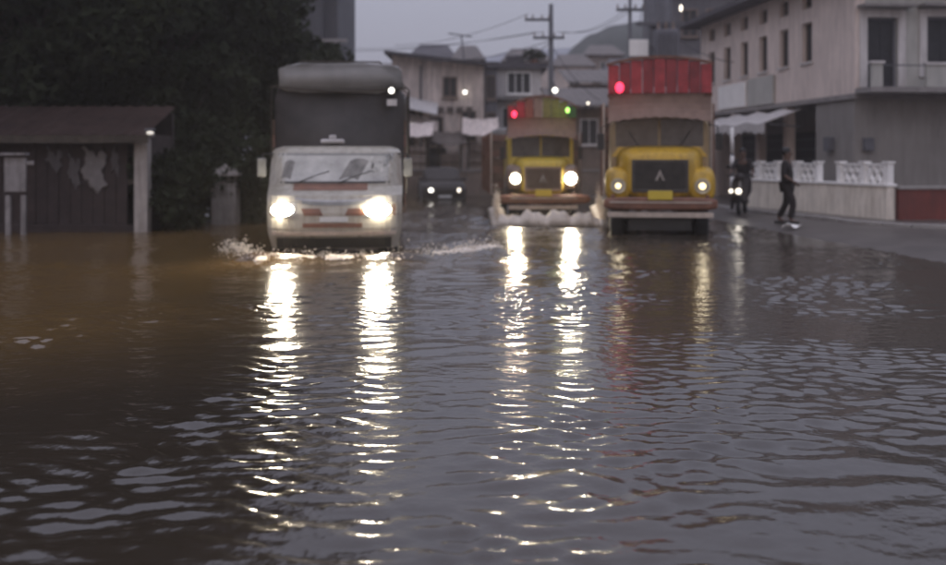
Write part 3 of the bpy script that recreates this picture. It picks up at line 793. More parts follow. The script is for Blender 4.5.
# ------------------------------------------------------------------ cargo trucks
def truck(name, label, loc, rz, P):
    T = thing(name, label, 'truck', loc, rz)
    ym = M[P['paint']]
    # chassis
    for s1 in (-1, 1): bx('chassis_rail', M['black'], T, s1 * .42 - .06, s1 * .42 + .06, .25, P['len'], .62, .86)
    # cab shell
    cab = MB().loft([ring(0, 1.86, .99, .86, .62, p=7), ring(0, 1.87, 1.03, .89, .75, p=7), ring(0, 1.88, 1.04, .90, 1.9, p=7), ring(0, 1.87, 1.0, .87, 2.05, p=7)]).build('cab', M[P['cabm']], T, smooth=False)
    # bonnet with rounded brow
    MB().loft([ring(0, 1.50, .60, .40, .02, p=4), ring(0, 1.51, .68, .47, .08, p=4), ring(0, 1.54, .78, .52, .30, p=4.5), ring(0, 1.56, .90, .56, .66, p=5)]).build('bonnet', ym, T, smooth=True)
    # cowl band right under the screen
    MB().patch(lambda u, v: (-.98 + 1.96 * u, .52 + .10 * abs(2 * u - 1) ** 3 + .04 * v, 1.88 + .20 * v), 14, 3, (0, .1, 0)).build('cowl', ym, T)
    # fenders
    for s1 in (-1, 1):
        c = s1 * .83; hz = P['hz']
        MB().loft([ring(c, hz + .01, .20, .26, .03, p=3), ring(c, hz + .01, .26, .32, .10, p=3), ring(c, hz + .03, .27, .36, .45, p=3.4), ring(c, 1.25, .27, .30, 1.0, p=3.4)]).build('fender', M[P['nose']], T, smooth=True)
        hl = MB().loft([[(c + rr * math.cos(2 * math.pi * k / 20), y, hz + rr * math.sin(2 * math.pi * k / 20)) for k in range(20)] for y, rr in ((.12, .16), (.0, .16), (-.02, .15), (.0, .135))]).build('headlight', M['steel'], T)
        disc('lens', P['lens'][0 if s1 < 0 else 1], hl, c, -.03, hz, P['lr'][0 if s1 < 0 else 1], P['lr'][0 if s1 < 0 else 1], .04)
        if P['beam']: spot(T, (c, -.08, hz), (1, .85, .6), P['beam'], tilt=R(78))
        il = MB().sphere((c + s1 * .1, .0, 1.08), .045, 8, 6).build('indicator', M['brown'], T)
    # grille: dark recess, frame and upright bars
    gf = MB().box(-.56, .56, -.02, .06, 1.16, 1.22).box(-.56, .56, -.02, .06, 1.76, 1.82).box(-.56, -.5, -.02, .06, 1.22, 1.76).box(.5, .56, -.02, .06, 1.22, 1.76).build('grille', M[P['grm']], T, .01)
    bx('grille_mesh', M[P['grm']], gf, -.5, .5, .005, .05, 1.22, 1.76)
    for k in range(9): bx('grille_bar', M['rubber'], gf, -.5, .5, -.012, .004, 1.25 + k * .057, 1.27 + k * .057)
    MB().add([(0, -.025, 1.62), (-.10, -.025, 1.40), (-.05, -.025, 1.40), (0, -.025, 1.52), (.05, -.025, 1.40), (.10, -.025, 1.40),
              (0, -.013, 1.62), (-.10, -.013, 1.40), (-.05, -.013, 1.40), (0, -.013, 1.52), (.05, -.013, 1.40), (.10, -.013, 1.40)],
             [(0, 1, 2, 3), (0, 3, 4, 5), (6, 9, 8, 7), (6, 11, 10, 9), (0, 6, 7, 1), (1, 7, 8, 2), (2, 8, 9, 3), (3, 9, 10, 4), (4, 10, 11, 5), (5, 11, 6, 0)]).build('emblem', M['steel'], gf)
    # bumper, plate, pale lower bar, step plates
    bp_ = MB().loft([ring(0, .94, P['bw'] - .13, .09, -.14, p=5), ring(0, .94, P['bw'] - .01, .13, -.10, p=5), ring(0, .94, P['bw'], .13, .02, p=5)]).build('bumper', M['brown'], T, smooth=False)
    bx('bumper_stripe', M['palebar'], bp_, -1.0, 1.0, -.155, -.141, .955, .985)
    bx('number_plate', M['plate'], T, -.24, .24, -.19, -.157, 1.02, 1.2, .01)
    bx('lower_bar', M['palebar'], T, -1.04, 1.04, -.08, .0, .66, .77, .015)
    bx('skirt', M['black'], T, -.62, .62, .06, .12, .40, .70)
    MB().tube([(-.72, .95, .52), (.72, .95, .52)], .07, 8).build('axle', M['black'], T)
    # split windscreen
    for s1 in (-1, 1):
        MB().patch(lambda u, v: (s1 * (.03 + .86 * u), .60 + .02 * u, 2.09 + .56 * v), 6, 3, (0, .05, 0)).build('windscreen', M['tglass'], T)
        MB().tube([(s1 * .4, .57, 2.07), (s1 * .62, .575, 2.40)], .01, 5).build('wiper', M['black'], T)
        bx('side_window', M['tglass'], T, min(s1 * 1.02, s1 * 1.048), max(s1 * 1.02, s1 * 1.048), .95, 1.7, 2.05, 2.55)
        ar = MB().tube([(s1 * 1.0, .8, 2.55), (s1 * 1.17, .55, 2.5), (s1 * 1.19, .5, 2.2)], .014, 6).build('mirror_arm', M['black'], T)
        bx('mirror', M['black'], ar, s1 * 1.19 - .07, s1 * 1.19 + .07, .46, .5, 2.02, 2.36, .01)
        dv = bx('door_seam', M['brown'], T, min(s1 * 1.036, s1 * 1.046), max(s1 * 1.036, s1 * 1.046), .92, .94, 1.1, 2.6)
    # valance over the screen, hanging from the visor, lower edge arched
    va = MB().patch(lambda u, v: (-1.03 + 2.06 * u, .22 + .10 * (2 * u - 1) ** 2 + .04 * math.sin(math.pi * v), P['val'] + (.62 - .13 * (1 - (2 * u - 1) ** 4)) * 0 + .50 * v - (1 - v) * (.10 * abs(2 * u - 1) ** 2 - .03 * abs(math.sin(u * 31)))), 40, 5, (0, .04, 0)).build('valance', M[P['valm']], T, smooth=False)
    # visor boards: upright planks with an arched top
    nbp = P['boards']
    bw = 2.08 / nbp
    for k in range(nbp):
        xc = -1.04 + bw * (k + .5); f = xc / 1.04
        h0, h1 = P['val'] + .50, P['vtop'] - P['arch'] * f * f
        yb = .16 + .12 * f * f
        br = bx('visor_board', M[P['vism'][k % len(P['vism'])]], T, xc - bw / 2 + .008, xc + bw / 2 - .008, yb + jit(.008), yb + .05, h0, h1, .008)
        if P.get('motif'): MB().box(xc - bw * .18, xc + bw * .18, yb - .018, yb - .010, h0 + .12, h1 - .12).build('painted_panel', M[P['motif']], br)
    MB().patch(lambda u, v: (-1.07 + 2.14 * u, .13 + .12 * (2 * u - 1) ** 2 + .1 * v, P['vtop'] + .01 - P['arch'] * (2 * u - 1) ** 2), 20, 1, (0, 0, .05)).build('visor_cap', M[P['capm']], T)
    bx('visor_rail', M['brown'], T, -1.05, 1.05, .30, .40, P['val'] + .44, P['val'] + .5)
    for s1 in (-1, 1): bx('visor_stay', M['black'], T, s1 * 1.0 - .03, s1 * 1.0 + .03, .36, .9, P['val'] + .2, P['val'] + .26)
    # roof carrier
    bx('roof_carrier', M[P['valm']], T, -1.0, 1.0, .42, 1.95, 2.80, 2.86)
    # coloured lamps
    for (x, z, m_, r_, pw, colr) in P['lamps']:
        lm = MB().tube([(x, .12, z), (x, .02, z)], .07, 10).build('marker_lamp', M['black'], T)
        disc('bulb', m_, lm, x, .0, z, r_, r_ * 1.25, .03)
        if pw:
            l = bpy.data.lights.new('marker_glow', 'POINT'); l.energy = pw; l.color = colr; l.shadow_soft_size = .14
            lo = bpy.data.objects.new('marker_glow', l); COL.objects.link(lo); lo.parent = T; lo.location = (x * .92, -.16, z)
    # cargo body: floor, posts, separate side planks and headboard planks
    hw, y0_, y1_, top = P['hw'], 2.2, P['len'], P['ctop']
    bx('cargo_floor', M['plank'], T, -hw, hw, y0_, y1_, 1.02, 1.14)
    npl = 7; ph = (top - 1.16) / npl
    for k in range(npl):
        z0 = 1.16 + k * ph
        for s1 in (-1, 1):
            bx('side_plank', M['plank' if (k + (s1 > 0)) % 2 else 'plank2'], T, min(s1 * hw, s1 * (hw - .04)), max(s1 * hw, s1 * (hw - .04)), y0_ + .05, y1_, z0 + .012, z0 + ph - .012)
        bx('headboard_plank', M['plank' if k % 2 else 'plank2'], T, -hw + .045, hw - .045, y0_ + .05, y0_ + .09, z0 + .012, z0 + ph - .012)
        bx('tailboard_plank', M['plank'], T, -hw + .045, hw - .045, y1_ - .05, y1_ - .01, z0 + .012, z0 + ph - .012)
    npst = 5
    for k in range(npst):
        yy = y0_ + .1 + k * (y1_ - y0_ - .2) / (npst - 1)
        for s1 in (-1, 1): bx('side_post', M['brown'], T, min(s1 * (hw + .003), s1 * (hw + .055)), max(s1 * (hw + .003), s1 * (hw + .055)), yy - .04, yy + .04, 1.0, top + .05)
    bx('front_post', M['palebar'], T, -hw - .01, -hw + .04, y0_ - .02, y0_ + .045, 1.0, top + .08)
    bx('front_post', M['palebar'], T, hw - .04, hw + .01, y0_ - .02, y0_ + .045, 1.0, top + .08)
    # lashed tarpaulin over the load
    rr = random.Random(len(name))
    rg = []
    for k in range(9):
        y = y0_ + .12 + (y1_ - y0_ - .24) * k / 8
        hh = P['tarp'] * (1 if 0 < k < 8 else .55)
        rg.append([(x + rr.uniform(-.03, .03), y, z + rr.uniform(-.04, .04)) for x, y, z in ring(0, top - .05, hw - .06, hh, y, 20, 2.6)])
    MB().loft(rg).build('tarpaulin', M['tarp'], T, smooth=True)
    for s1 in (-1, 1):
        wheel(T, s1 * .86, .95, .48, .26); wheel(T, s1 * .84, P['len'] - 1.6, .48, .42)
        bx('mud_flap', M['rubber'], T, min(s1 * .62, s1 * 1.02), max(s1 * .62, s1 * 1.02), 1.55, 1.57, .25, .7)
    return T
truck('cargo_truck', 'yellow cargo truck with tall red roof boards and dim headlamps', (TRK1[0], TRK1[1], ROAD), R(-9),
      dict(paint='yellow', cabm='cab_tan', bw=1.13, nose='yellow', grm='grille_grey', hz=1.29, lens=(E_dim, E_dim), lr=(.055, .065), beam=3, val=2.66, vtop=3.86, arch=.14, boards=9, vism=('red', 'red2'), valm='tan', capm='brown',
           lamps=[(-.80, 3.27, E_red, .085, .6, (1, .05, .08))], hw=1.19, len=7.4, ctop=3.0, tarp=.55, motif=None))
T2 = truck('cargo_truck', 'yellow cargo truck with red and green roof lamps throwing up a bow wave', (TRK2[0], TRK2[1], ROAD), R(2.0),
      dict(paint='yellow2', cabm='yellow2', bw=1.42, nose='nose_grey', grm='nose_grey', hz=1.50, lens=(E_head2, E_head), lr=(.105, .155), beam=170, val=2.66, vtop=3.72, arch=.30, boards=8, vism=('red', 'red', 'rust', 'tan', 'olive', 'olive', 'olive', 'dgreen'), valm='tan', capm='brown',  # board colours also carry the tint of the red and green lamps
           lamps=[(-.86, 3.25, E_red, .075, .9, (1, .04, .06)), (.74, 3.36, E_green, .06, .9, (.4, 1, .05))], hw=1.44, len=7.6, ctop=2.75, tarp=.35, motif=None))
T2.scale = (.82, .85, .9)

# ------------------------------------------------------------------ foam and spray thrown by truck and coach
def spray(name, label, segs, n, seed, size=(.008, .03)):
    r = random.Random(seed); mb = MB()
    for (a, c, h, spread, ridge_h) in segs:
        a, c = Vector(a), Vector(c)
        K = 110
        if ridge_h > 0:                           # low ragged foam ridge
            rg = []
            for k in range(K + 1):
                p = a.lerp(c, k / K); d = (c - a).normalized(); s_ = Vector((-d.y, d.x, 0))
                hh = ridge_h * (0.8 + 0.16 * math.sin(k * .21 + 1) + 0.10 * math.sin(k * .47) + .07 * r.random()) * (0.45 + 0.55 * math.sin(math.pi * k / K) ** .5) ; ww = .17 * (0.85 + .3 * r.random())
                rg.append([p + s_ * ww * q + Vector((0, 0, z)) for q, z in ((-1.2, -.02), (-.7, hh * .45), (-.2, hh), (.25, hh * .8), (.7, hh * .35), (1.2, -.02))])
            mb.loft(rg)
        for k in range(n):
            p = a.lerp(c, r.random()) + Vector((r.gauss(0, spread), r.gauss(0, spread), abs(r.gauss(0, h))))
            q = r.uniform(*size)
            mb.sphere(p, q, 5, 3, (r.uniform(.7, 2.2), 1, r.uniform(.6, 1.6)))
    o = mb.build(name, M['foam'], smooth=True)
    return tag(o, label, 'spray', kind='stuff')
t2x, t2y = TRK2
spray('bow_spray', 'bright foam and spray thrown up before the yellow truck', [
    ((t2x - 1.15, t2y - 1.7, .02), (t2x + 1.25, t2y - 1.75, .02), .06, .06, .36),
    ((t2x - 1.1, t2y - 1.35, .02), (t2x + 1.2, t2y - 1.4, .02), .10, .08, .30),
    ((t2x - 1.12, t2y - 1.65, .0), (t2x - 1.18, t2y - .6, .35), .24, .04, .16),
    ((t2x + 1.25, t2y - 1.7, .0), (t2x + 1.3, t2y - .5, .4), .22, .04, .16)], 1300, 3, (.003, .013))
bxx, byy = BUS
spray('bow_spray', 'foam and fine spray around the pale lorry bumper', [
    ((bxx - 1.1, byy - .55, .0), (bxx + 1.1, byy - .6, .0), .07, .08, .10),
    ((bxx - 1.15, byy - .5, .0), (bxx - 1.9, byy + .9, .0), .10, .10, .08),
    ((bxx + 1.15, byy - .5, .0), (bxx + 2.6, byy + 1.9, .0), .08, .12, .07)], 700, 5, (.003, .012))

# ------------------------------------------------------------------ scooter and rider by the post
sx, sy = px(742, 0, 26.3).x, 26.3
sz = float(gz(sx, sy))
S = thing('scooter', 'dark scooter with lit headlamp standing by the white banded post', 'scooter', (sx, sy, sz), R(-22))
def swheel(y, r=.22):
    wv = MB().loft([[(dx, y + rr * math.cos(2 * math.pi * k / 20), r + rr * math.sin(2 * math.pi * k / 20)) for k in range(20)] for dx, rr in ((-.05, r * .6), (-.045, r * .95), (0, r), (.045, r * .95), (.05, r * .6))]).build('wheel', M['rubber'], S)
    MB().tube([(-.055, y, r), (.055, y, r)], r * .5, 14).build('rim', M['steel'], wv)
swheel(-.62); swheel(.62)
MB().loft([ring(0, .62, .16, .10, .10, 14, 3), ring(0, .64, .20, .17, .35, 14, 3), ring(0, .66, .17, .15, .75, 14, 3), ring(0, .72, .08, .06, .98, 14, 3)]).build('rear_body', M['carpaint'], S, smooth=True)
MB().loft([ring(0, .86, .12, .04, -.02, 14, 3), ring(0, .88, .14, .05, .35, 14, 3), ring(0, .90, .11, .05, .85, 14, 3)]).build('seat', M['black'], S, smooth=True)
MB().patch(lambda u, v: (-.2 + .4 * u, -.42 - .06 * math.sin(math.pi * u) + .10 * v, .36 + .58 * v), 8, 5, (0, .04, 0)).build('leg_shield', M['carpaint'], S)
bx('footboard', M['black'], S, -.17, .17, -.38, .14, .30, .35, .01)
MB().loft([ring(0, .48, .07, .04, -.86, 12, 2.5), ring(0, .50, .10, .05, -.62, 12, 2.5), ring(0, .46, .07, .04, -.42, 12, 2.5)]).build('front_mudguard', M['carpaint'], S, smooth=True)
MB().tube([(0, -.62, .22), (0, -.48, .6), (0, -.40, 1.0)], .03, 8).build('steering_column', M['steel'], S)
MB().tube([(-.33, -.25, 1.02), (-.15, -.38, 1.02), (.15, -.38, 1.02), (.33, -.25, 1.02)], .018, 8).build('handlebar', M['black'], S)
hn = MB().sphere((0, -.45, .98), .12, 12, 8, (1.1, .8, .9)).build('headlamp_nacelle', M['carpaint'], S, smooth=True)
hl_ = disc('headlight', E_small, S, -.02, -.56, .62, .075, .07)
disc('parking_lamp', E_small, S, -.22, -.50, .62, .05, .05)
spot(S, (-.02, -.64, .62), (1, .92, .8), 3)
for s1 in (-1, 1): MB().tube([(s1 * .26, -.3, 1.03), (s1 * .30, -.34, 1.2)], .008, 5).build('mirror_stem', M['black'], S); MB().sphere((s1 * .31, -.35, 1.25), .05, 8, 6, (1.2, .4, .9)).build('mirror', M['black'], S)
c_, s_n = math.cos(R(-22)), math.sin(R(-22))
person('person', 'rider in dark clothes seated on the scooter', (sx - s_n * .28, sy + c_ * .28, sz), R(-22),
       dict(pelvis=(0, 0, .99), waist=(0, 0, 1.12), chest=(0, -.05, 1.33), neck=(0, -.07, 1.50), jaw=(0, -.10, 1.58), head=(0, -.08, 1.67), crown=(0, -.07, 1.73),
            sl=(-.17, -.05, 1.44), el=(-.27, -.22, 1.22), hl=(-.30, -.46, 1.07), sr=(.17, -.05, 1.44), er=(.27, -.22, 1.22), hr=(.30, -.46, 1.07),
            pl=(-.10, -.02, .97), kl=(-.20, -.38, .86), al=(-.13, -.42, .43), tl=(-.13, -.56, .385), pr=(.10, -.02, .97), kr=(.20, -.38, .86), ar=(.13, -.42, .43), tr=(.13, -.56, .385)), 'dark_cloth', 'dark_trouser', 0.97)

# ------------------------------------------------------------------ dark car far behind the pale lorry
cx0, cy0 = pX(445, 37.0), 37.0
C = thing('car', 'dark hatchback with lit headlamps far behind the coach', 'car', (cx0, cy0, ROAD), R(6))
prof = [(-.82, .35), (-.80, .62), (-.70, .82), (-.05, .95)]
def cring(y, hw, z0, z1, p=5): return ring(0, (z0 + z1) / 2, hw, (z1 - z0) / 2, y, 24, p)
MB().loft([cring(.0, .70, .35, .70), cring(.08, .80, .28, .84), cring(.8, .84, .25, .98), cring(1.3, .85, .25, 1.02), cring(3.3, .85, .25, 1.02), cring(3.75, .78, .3, .95)]).build('body', M['carpaint'], C, smooth=True)
MB().loft([cring(.95, .70, .9, 1.04), cring(1.5, .66, .9, 1.42), cring(2.0, .66, .9, 1.50), cring(3.0, .65, .9, 1.48), cring(3.6, .6, .9, 1.05)]).build('cabin', M['carpaint'], C, smooth=True)
MB().patch(lambda u, v: (-.58 + 1.16 * u, .97 + .50 * v - .03 * math.sin(math.pi * u), 1.04 + .37 * v), 8, 3, (0, .04, -.03)).build('windscreen', M['carpaint'], C)
bx('grille', M['black'], C, -.35, .35, -.03, .03, .52, .64)
bx('number_plate', M['platew'], C, -.24, .24, -.045, -.031, .38, .48)
bx('bumper', M['black'], C, -.72, .72, -.02, .1, .28, .37, .02)
for s1 in (-1, 1):
    disc('headlight', E_bulb if s1 < 0 else E_small, C, s1 * .52, .0, .66, .085 if s1 < 0 else .06, .075)
    bx('mirror', M['carpaint'], C, min(s1 * .72, s1 * .92), max(s1 * .72, s1 * .92), 1.25, 1.35, .98, 1.1, .02)
    wheel(C, s1 * .74, .7, .29, .18); wheel(C, s1 * .74, 3.0, .29, .18)

# ------------------------------------------------------------------ shed on the left with hanging cloths
SY = 20.9
sx0, sx1 = -13.5, pX(148, SY)
SH = thing('roadside_shed', 'low dark board shed with corrugated lean-to roof and pale corner pillar', 'shed', (0, 0, 0))
zb = -0.12
bw = .24; k = 0; x = sx0
plk = None
while x + bw < sx1 - .30:
    m_ = M['shed']
    bx('board', m_, SH, x + .006, x + bw - .006, SY + .10 + jit(.008), SY + .14, zb, 2.02); x += bw; k += 1
bx('rail', M['bark'], SH, sx0, sx1 - .3, SY + .142, SY + .2, 1.0, 1.1)
bx('plinth', M['shed'], SH, sx0, sx1 - .3, SY - .02, SY + .09, -.3, .16, .01)
bx('pillar', M['pillar'], SH, sx1 - .28, sx1, SY - .05, SY + .23, -.3, 2.0, .015)
bx('pillar_cap', M['pillar'], SH, sx1 - .33, sx1 + .05, SY - .10, SY + .28, 2.002, 2.08, .01)
bx('beam', M['bark'], SH, sx0, sx1 - .34, SY - .02, SY + .09, 1.86, 2.0)
bx('back_wall', M['shed'], SH, sx0, sx1, SY + 1.7, SY + 1.82, -.3, 2.55)
bx('end_wall', M['shed'], SH, sx1 - .12, sx1 - .02, SY + .24, SY + 1.69, -.3, 2.05)
nr = 150
MB().patch(lambda u, v: (sx0 - .2 + (sx1 + .02 - sx0 + .2) * u, SY - .28 + 2.2 * v, 2.02 + .70 * v + .014 * math.sin(u * nr)), 300, 4, (0, 0, .012)).build('roof', M['shed_roof'], SH)
bx('fascia', M['bark'], SH, sx0 - .2, sx1 + .1, SY - .32, SY - .285, 1.86, 2.02)
for xx in (sx0 + .5, -11.4):
    bx('eave_post', M['bark'], SH, xx - .05, xx + .05, SY - .2, SY - .1, -.3, 1.85)
lm = thing('wall_lamp', 'small white lamp at the top of the shed pillar', 'lamp', (sx1 + .07, SY - .12, 2.12))
bx('housing', M['pole'], lm, -.1, .12, -.04, .04, .0, .05, .01)
MB().sphere((.02, -.02, -.045), .04, 10, 6, (2.0, 1, .9)).build('bulb', emat('shed_bulb', (1, .93, .82), .7), lm, smooth=True)
cl = [(45, 60, 1.70, 1.35, 'cloth2', 'small grey torn poster on the shed wall nearest the notice board'), (67, 78, 1.55, .98, 'cloth2', 'narrow grey torn poster in the middle of the shed wall'),
      (82, 103, 1.70, .92, 'cloth', 'widest pale torn poster on the dark shed wall'), (110, 117, 1.70, 1.25, 'cloth2', 'short grey torn poster next to the corner pillar')]
for (a, c, z1, z0, m_, lb) in cl:
    xa, xc = pX(a, SY), pX(c, SY)
    ph = random.uniform(0, 6)
    o = MB().patch(lambda u, v: (xa + (xc - xa) * (u + (.12 * math.sin(9 * v + ph) + .06 * math.sin(23 * v)) * (abs(2 * u - 1))), SY + .075 + .006 * math.sin(11 * u + ph), z0 + (z1 - z0) * v + (.09 * math.sin(6 * u + ph) + .04 * math.sin(17 * u)) * abs(2 * v - 1)), 14, 12, (0, .01, 0)).build('torn_poster', M[m_], smooth=True)
    tag(o, lb, 'poster', 'torn posters on the shed wall')
pp = px(16, 0, 20.1)
NB = thing('notice_board', 'pale weathered board on two legs standing before the dark shed', 'board', (pp.x, 20.1, float(gz(pp.x, 20.1))), R(4))
for s1 in (-1, 1): bx('leg', M['cloth_w'], NB, s1 * .15 - .05, s1 * .15 + .05, -.04, .04, -.1, .86, .01)
bx('panel', M['cloth_w'], NB, -.21, .21, -.06, .0, .93, 1.62, .01)
bx('crosspiece', M['shed'], NB, -.2, .2, -.035, .035, .862, .928)
bx('hood', M['cloth_w'], NB, -.26, .24, -.16, .06, 1.66, 1.71, .01)
bx('side_arm', M['cloth_w'], NB, .212, .36, -.05, -.01, 1.47, 1.55, .01)

# pale gate pillar among the shrubs
gp = px(226, 0, 23.5)
G = thing('gate_pillar', 'short weathered gate pillar among the dark shrubs beside the pale lorry', 'pillar', (gp.x, 23.5, float(gz(gp.x, 23.5))))
bx('shaft', M['pillar'], G, -.28, .28, -.28, .28, -.1, 1.42, .02)
bx('cap', M['pillar'], G, -.36, .36, -.36, .36, 1.422, 1.52, .02)
MB().add([(-.3, -.3, 1.522), (.3, -.3, 1.522), (.3, .3, 1.522), (-.3, .3, 1.522), (0, 0, 1.72)], [(3, 2, 1, 0), (0, 1, 4), (1, 2, 4), (2, 3, 4), (3, 0, 4)]).build('finial', M['pillar'], G)

# ------------------------------------------------------------------ trees
def leaf_mesh(name, centres, radii, counts, size, m, parent, seed, drop=0.0):
    r = np.random.default_rng(seed)
    P_, S_ = [], []
    for c, rd, n in zip(centres, radii, counts):
        d = r.normal(0, 1, (n, 3)); d /= np.linalg.norm(d, axis=1, keepdims=True)
        rr = np.cbrt(r.uniform(0.05, 1, (n, 1)))
        P_.append(np.array(c) + d * rr * np.array(rd)); 
    P_ = np.concatenate(P_)
    n = len(P_)
    a = r.normal(0, 1, (n, 3)); a[:, 2] -= drop; a /= np.linalg.norm(a, axis=1, keepdims=True)
    b_ = np.cross(a, r.normal(0, 1, (n, 3))); b_ /= np.linalg.norm(b_, axis=1, keepdims=True)
    L = size * r.uniform(.6, 1.4, (n, 1)); Wd = L * .42
    v = np.stack([P_ - a * L, P_ + b_ * Wd, P_ + a * L, P_ - b_ * Wd], 1).reshape(-1, 3).astype(np.float32)
    fc = np.arange(n * 4, dtype=np.int32)
    me = bpy.data.meshes.new(name)
    me.vertices.add(n * 4); me.vertices.foreach_set('co', v.ravel())
    me.loops.add(n * 4); me.loops.foreach_set('vertex_index', fc)
    me.polygons.add(n); me.polygons.foreach_set('loop_start', np.arange(0, n * 4, 4, dtype=np.int32))
    me.update(calc_edges=True)
    me.materials.append(m)
    o = bpy.data.objects.new(name, me); COL.objects.link(o); o.parent = parent
    return o
def tree(name, label, loc, height, trunk_r, crown_c, crown_r, nclump, per, size, m, seed, group=None, clump=.9, base=.35):
    T = thing(name, label, 'tree', loc, 0, group)
    r = random.Random(seed)
    th = height * .55
    mb = MB().tube([(0, 0, -.3), (jit(.1), jit(.1), th * .3), (jit(.2), jit(.2), th * .65), (jit(.3), jit(.3), th)], [trunk_r * 1.35, trunk_r, trunk_r * .8, trunk_r * .45], 10)
    cs, rs, ns = [], [], []
    cc = Vector(crown_c)
    for k in range(nclump):
        d = Vector((r.gauss(0, 1), r.gauss(0, 1), r.gauss(0, 1))).normalized() * (r.random() ** .45)
        c = cc + Vector((d.x * crown_r[0], d.y * crown_r[1], d.z * crown_r[2]))
        q = clump * r.uniform(.55, 1.3)
        cs.append(c); rs.append((q * 1.15, q * 1.15, q * .75)); ns.append(int(per * q * q / clump / clump))
        if k % 3 == 0:
            z0 = th * r.uniform(base, .95)
            mb.tube([(0, 0, z0), c * .45 + Vector((0, 0, z0 * .5)), c], [trunk_r * .35, trunk_r * .2, trunk_r * .05], 6)
    mb.build('trunk', M['bark'], T, smooth=True)
    leaf_mesh('crown', cs, rs, ns, size, m, T, seed)
    return T
def g0(x, y): return float(gz(x, y))
trees = [
    # px-x, Y, height, crown centre z, radii, material
    ('large_tree', 'huge dark tree spreading over the board shed roof', 20, 24.5, 15, 8.6, (4.8, 3.4, 5.6), 'leaf_a', 170, 420),
    ('large_tree', 'tall dark tree rising between the shed and the pale lorry', 160, 28.5, 16, 8.6, (3.6, 2.8, 6.6), 'leaf_b', 140, 420),
    ('large_tree', 'leafy tree crowding up behind the lorry load', 255, 31.0, 8.0, 4.6, (2.7, 2.0, 2.7), 'leaf_a', 52, 430),
    ('large_tree', 'greyish tree at the back, highest above the shed', 110, 35.0, 19, 12, (5.6, 3.2, 6.5), 'leaf_c', 130, 420),
]
for i, (nm, lb, pxx, Y, h, cz, cr, m_, nc, per) in enumerate(trees):
    X = pX(pxx, Y)
    tree(nm, lb, (X, Y, g0(X, Y)), h, .24, (0, 0, cz), cr, nc, per, .15, M[m_], 20 + i, 'big trees behind the shed', 1.0)
shr = [('dark shrub close beside the shed pillar', 168, 21.7, 1.7, 1.1), ('dark shrub between shed pillar and gate pillar', 190, 24.6, 1.7, 1.1), ('dark shrub between gate pillar and pale lorry', 250, 24.2, 2.0, 1.3), ('tall dark shrub growing right behind the gate pillar', 225, 26.0, 2.6, 1.7),
       ('dense shrub peering over the roof at the notice board end', 20, 25.5, 4.2, 2.6), ('dense shrub peering over the middle of the shed roof', 85, 25.8, 4.0, 2.6), ('dense shrub peering over the roof at the pillar end', 140, 26.0, 4.2, 2.4)]
for i, (lb, pxx, Y, h, wd) in enumerate(shr):
    X = pX(pxx, Y)
    S2 = thing('shrub', lb, 'shrub', (X, Y, g0(X, Y)), 0, 'shrubs beside the shed')
    r = random.Random(50 + i)
    mb = MB(); cs, rs, ns = [], [], []
    for k in range(14 if h < 3 else 44):
        c = Vector((r.gauss(0, wd * .38), r.gauss(0, wd * .28), r.uniform(.15, 1) * h))
        mb.tube([(0, 0, -.1), c * .5, c], [.03, .02, .008], 5)
        cs.append(c); rs.append((.5, .5, .4)); ns.append(260)
    mb.build('stem', M['bark'], S2); leaf_mesh('foliage', cs, rs, ns, .10, M['leaf_a'], S2, 70 + i)

# ------------------------------------------------------------------ buildings in the middle distance
# dark tower block behind the trees
TY = 62.0
tx0, tx1 = pX(282, TY), pX(338, TY)
TB = thing('tower_block', 'grey tower block rising behind the dark trees', 'building', (0, 0, 0))
bx('wall', M['tower_dark'], TB, tx0 - .5, tx1, TY, TY + 9, 0, 19)
bx('balcony_tower', M['tower_dark'], TB, tx1 - 2.3, tx1 - .9, TY - .8, TY - .003, 0, 19)
for k in range(5):
    bx('floor_slab', M['concrete'], TB, tx1 - 2.5, tx1 + .7, TY - 1.3, TY - .803, 2.4 + 3.1 * k, 2.6 + 3.1 * k)
    window(TB, tx0 + .4, tx0 + 1.5, 3.6 + 3.1 * k, 5.0 + 3.1 * k, TY, M['trim'], M['glass'])
bx('roof_slab', M['concrete'], TB, tx0 - .8, tx1 + .3, TY - .3, TY + 9.3, 19.0, 19.3)

# pale house behind the coach
HY_ = 44.0
h0, h1 = pX(392, HY_), pX(484, HY_)
H1 = thing('pale_house', 'pale stained house with a sloping dark roof edge behind the pale lorry', 'building', (0, 0, 0))
zt = pZ(66, HY_)
bx('wall', M['pale_house'], H1, h0, h1, HY_, HY_ + 8, -.2, zt)
MB().add([(h0 - .3, HY_ - .6, zt + .5), (h1 + .1, HY_ - .6, zt - .02), (h1 + .1, HY_ + 8.3, zt - .02 + .2), (h0 - .3, HY_ + 8.3, zt + .7),
          (h0 - .3, HY_ - .6, zt + .64), (h1 + .1, HY_ - .6, zt + .12), (h1 + .1, HY_ + 8.3, zt + .34), (h0 - .3, HY_ + 8.3, zt + .84)],
         [(0, 1, 2, 3), (4, 7, 6, 5), (0, 4, 5, 1), (1, 5, 6, 2), (2, 6, 7, 3), (3, 7, 4, 0)]).build('roof', M['roof'], H1)
MB().add([(h0, HY_ + .003, zt), (h1, HY_ + .003, zt), (h0, HY_ + .003, zt + .48), (h0, HY_ + 8, zt), (h1, HY_ + 8, zt), (h0, HY_ + 8, zt + .48)], [(0, 1, 2), (5, 4, 3), (0, 2, 5, 3)]).build('gable', M['pale_house'], H1)
for (a, c, za, zc) in ((444, 456, 78, 96), (405, 414, 112, 150), (430, 442, 118, 145), (463, 475, 112, 140)):
    window(H1, pX(a, HY_), pX(c, HY_), pZ(zc, HY_), pZ(za, HY_), HY_, M['house_brown'], M['shutter'], .09)
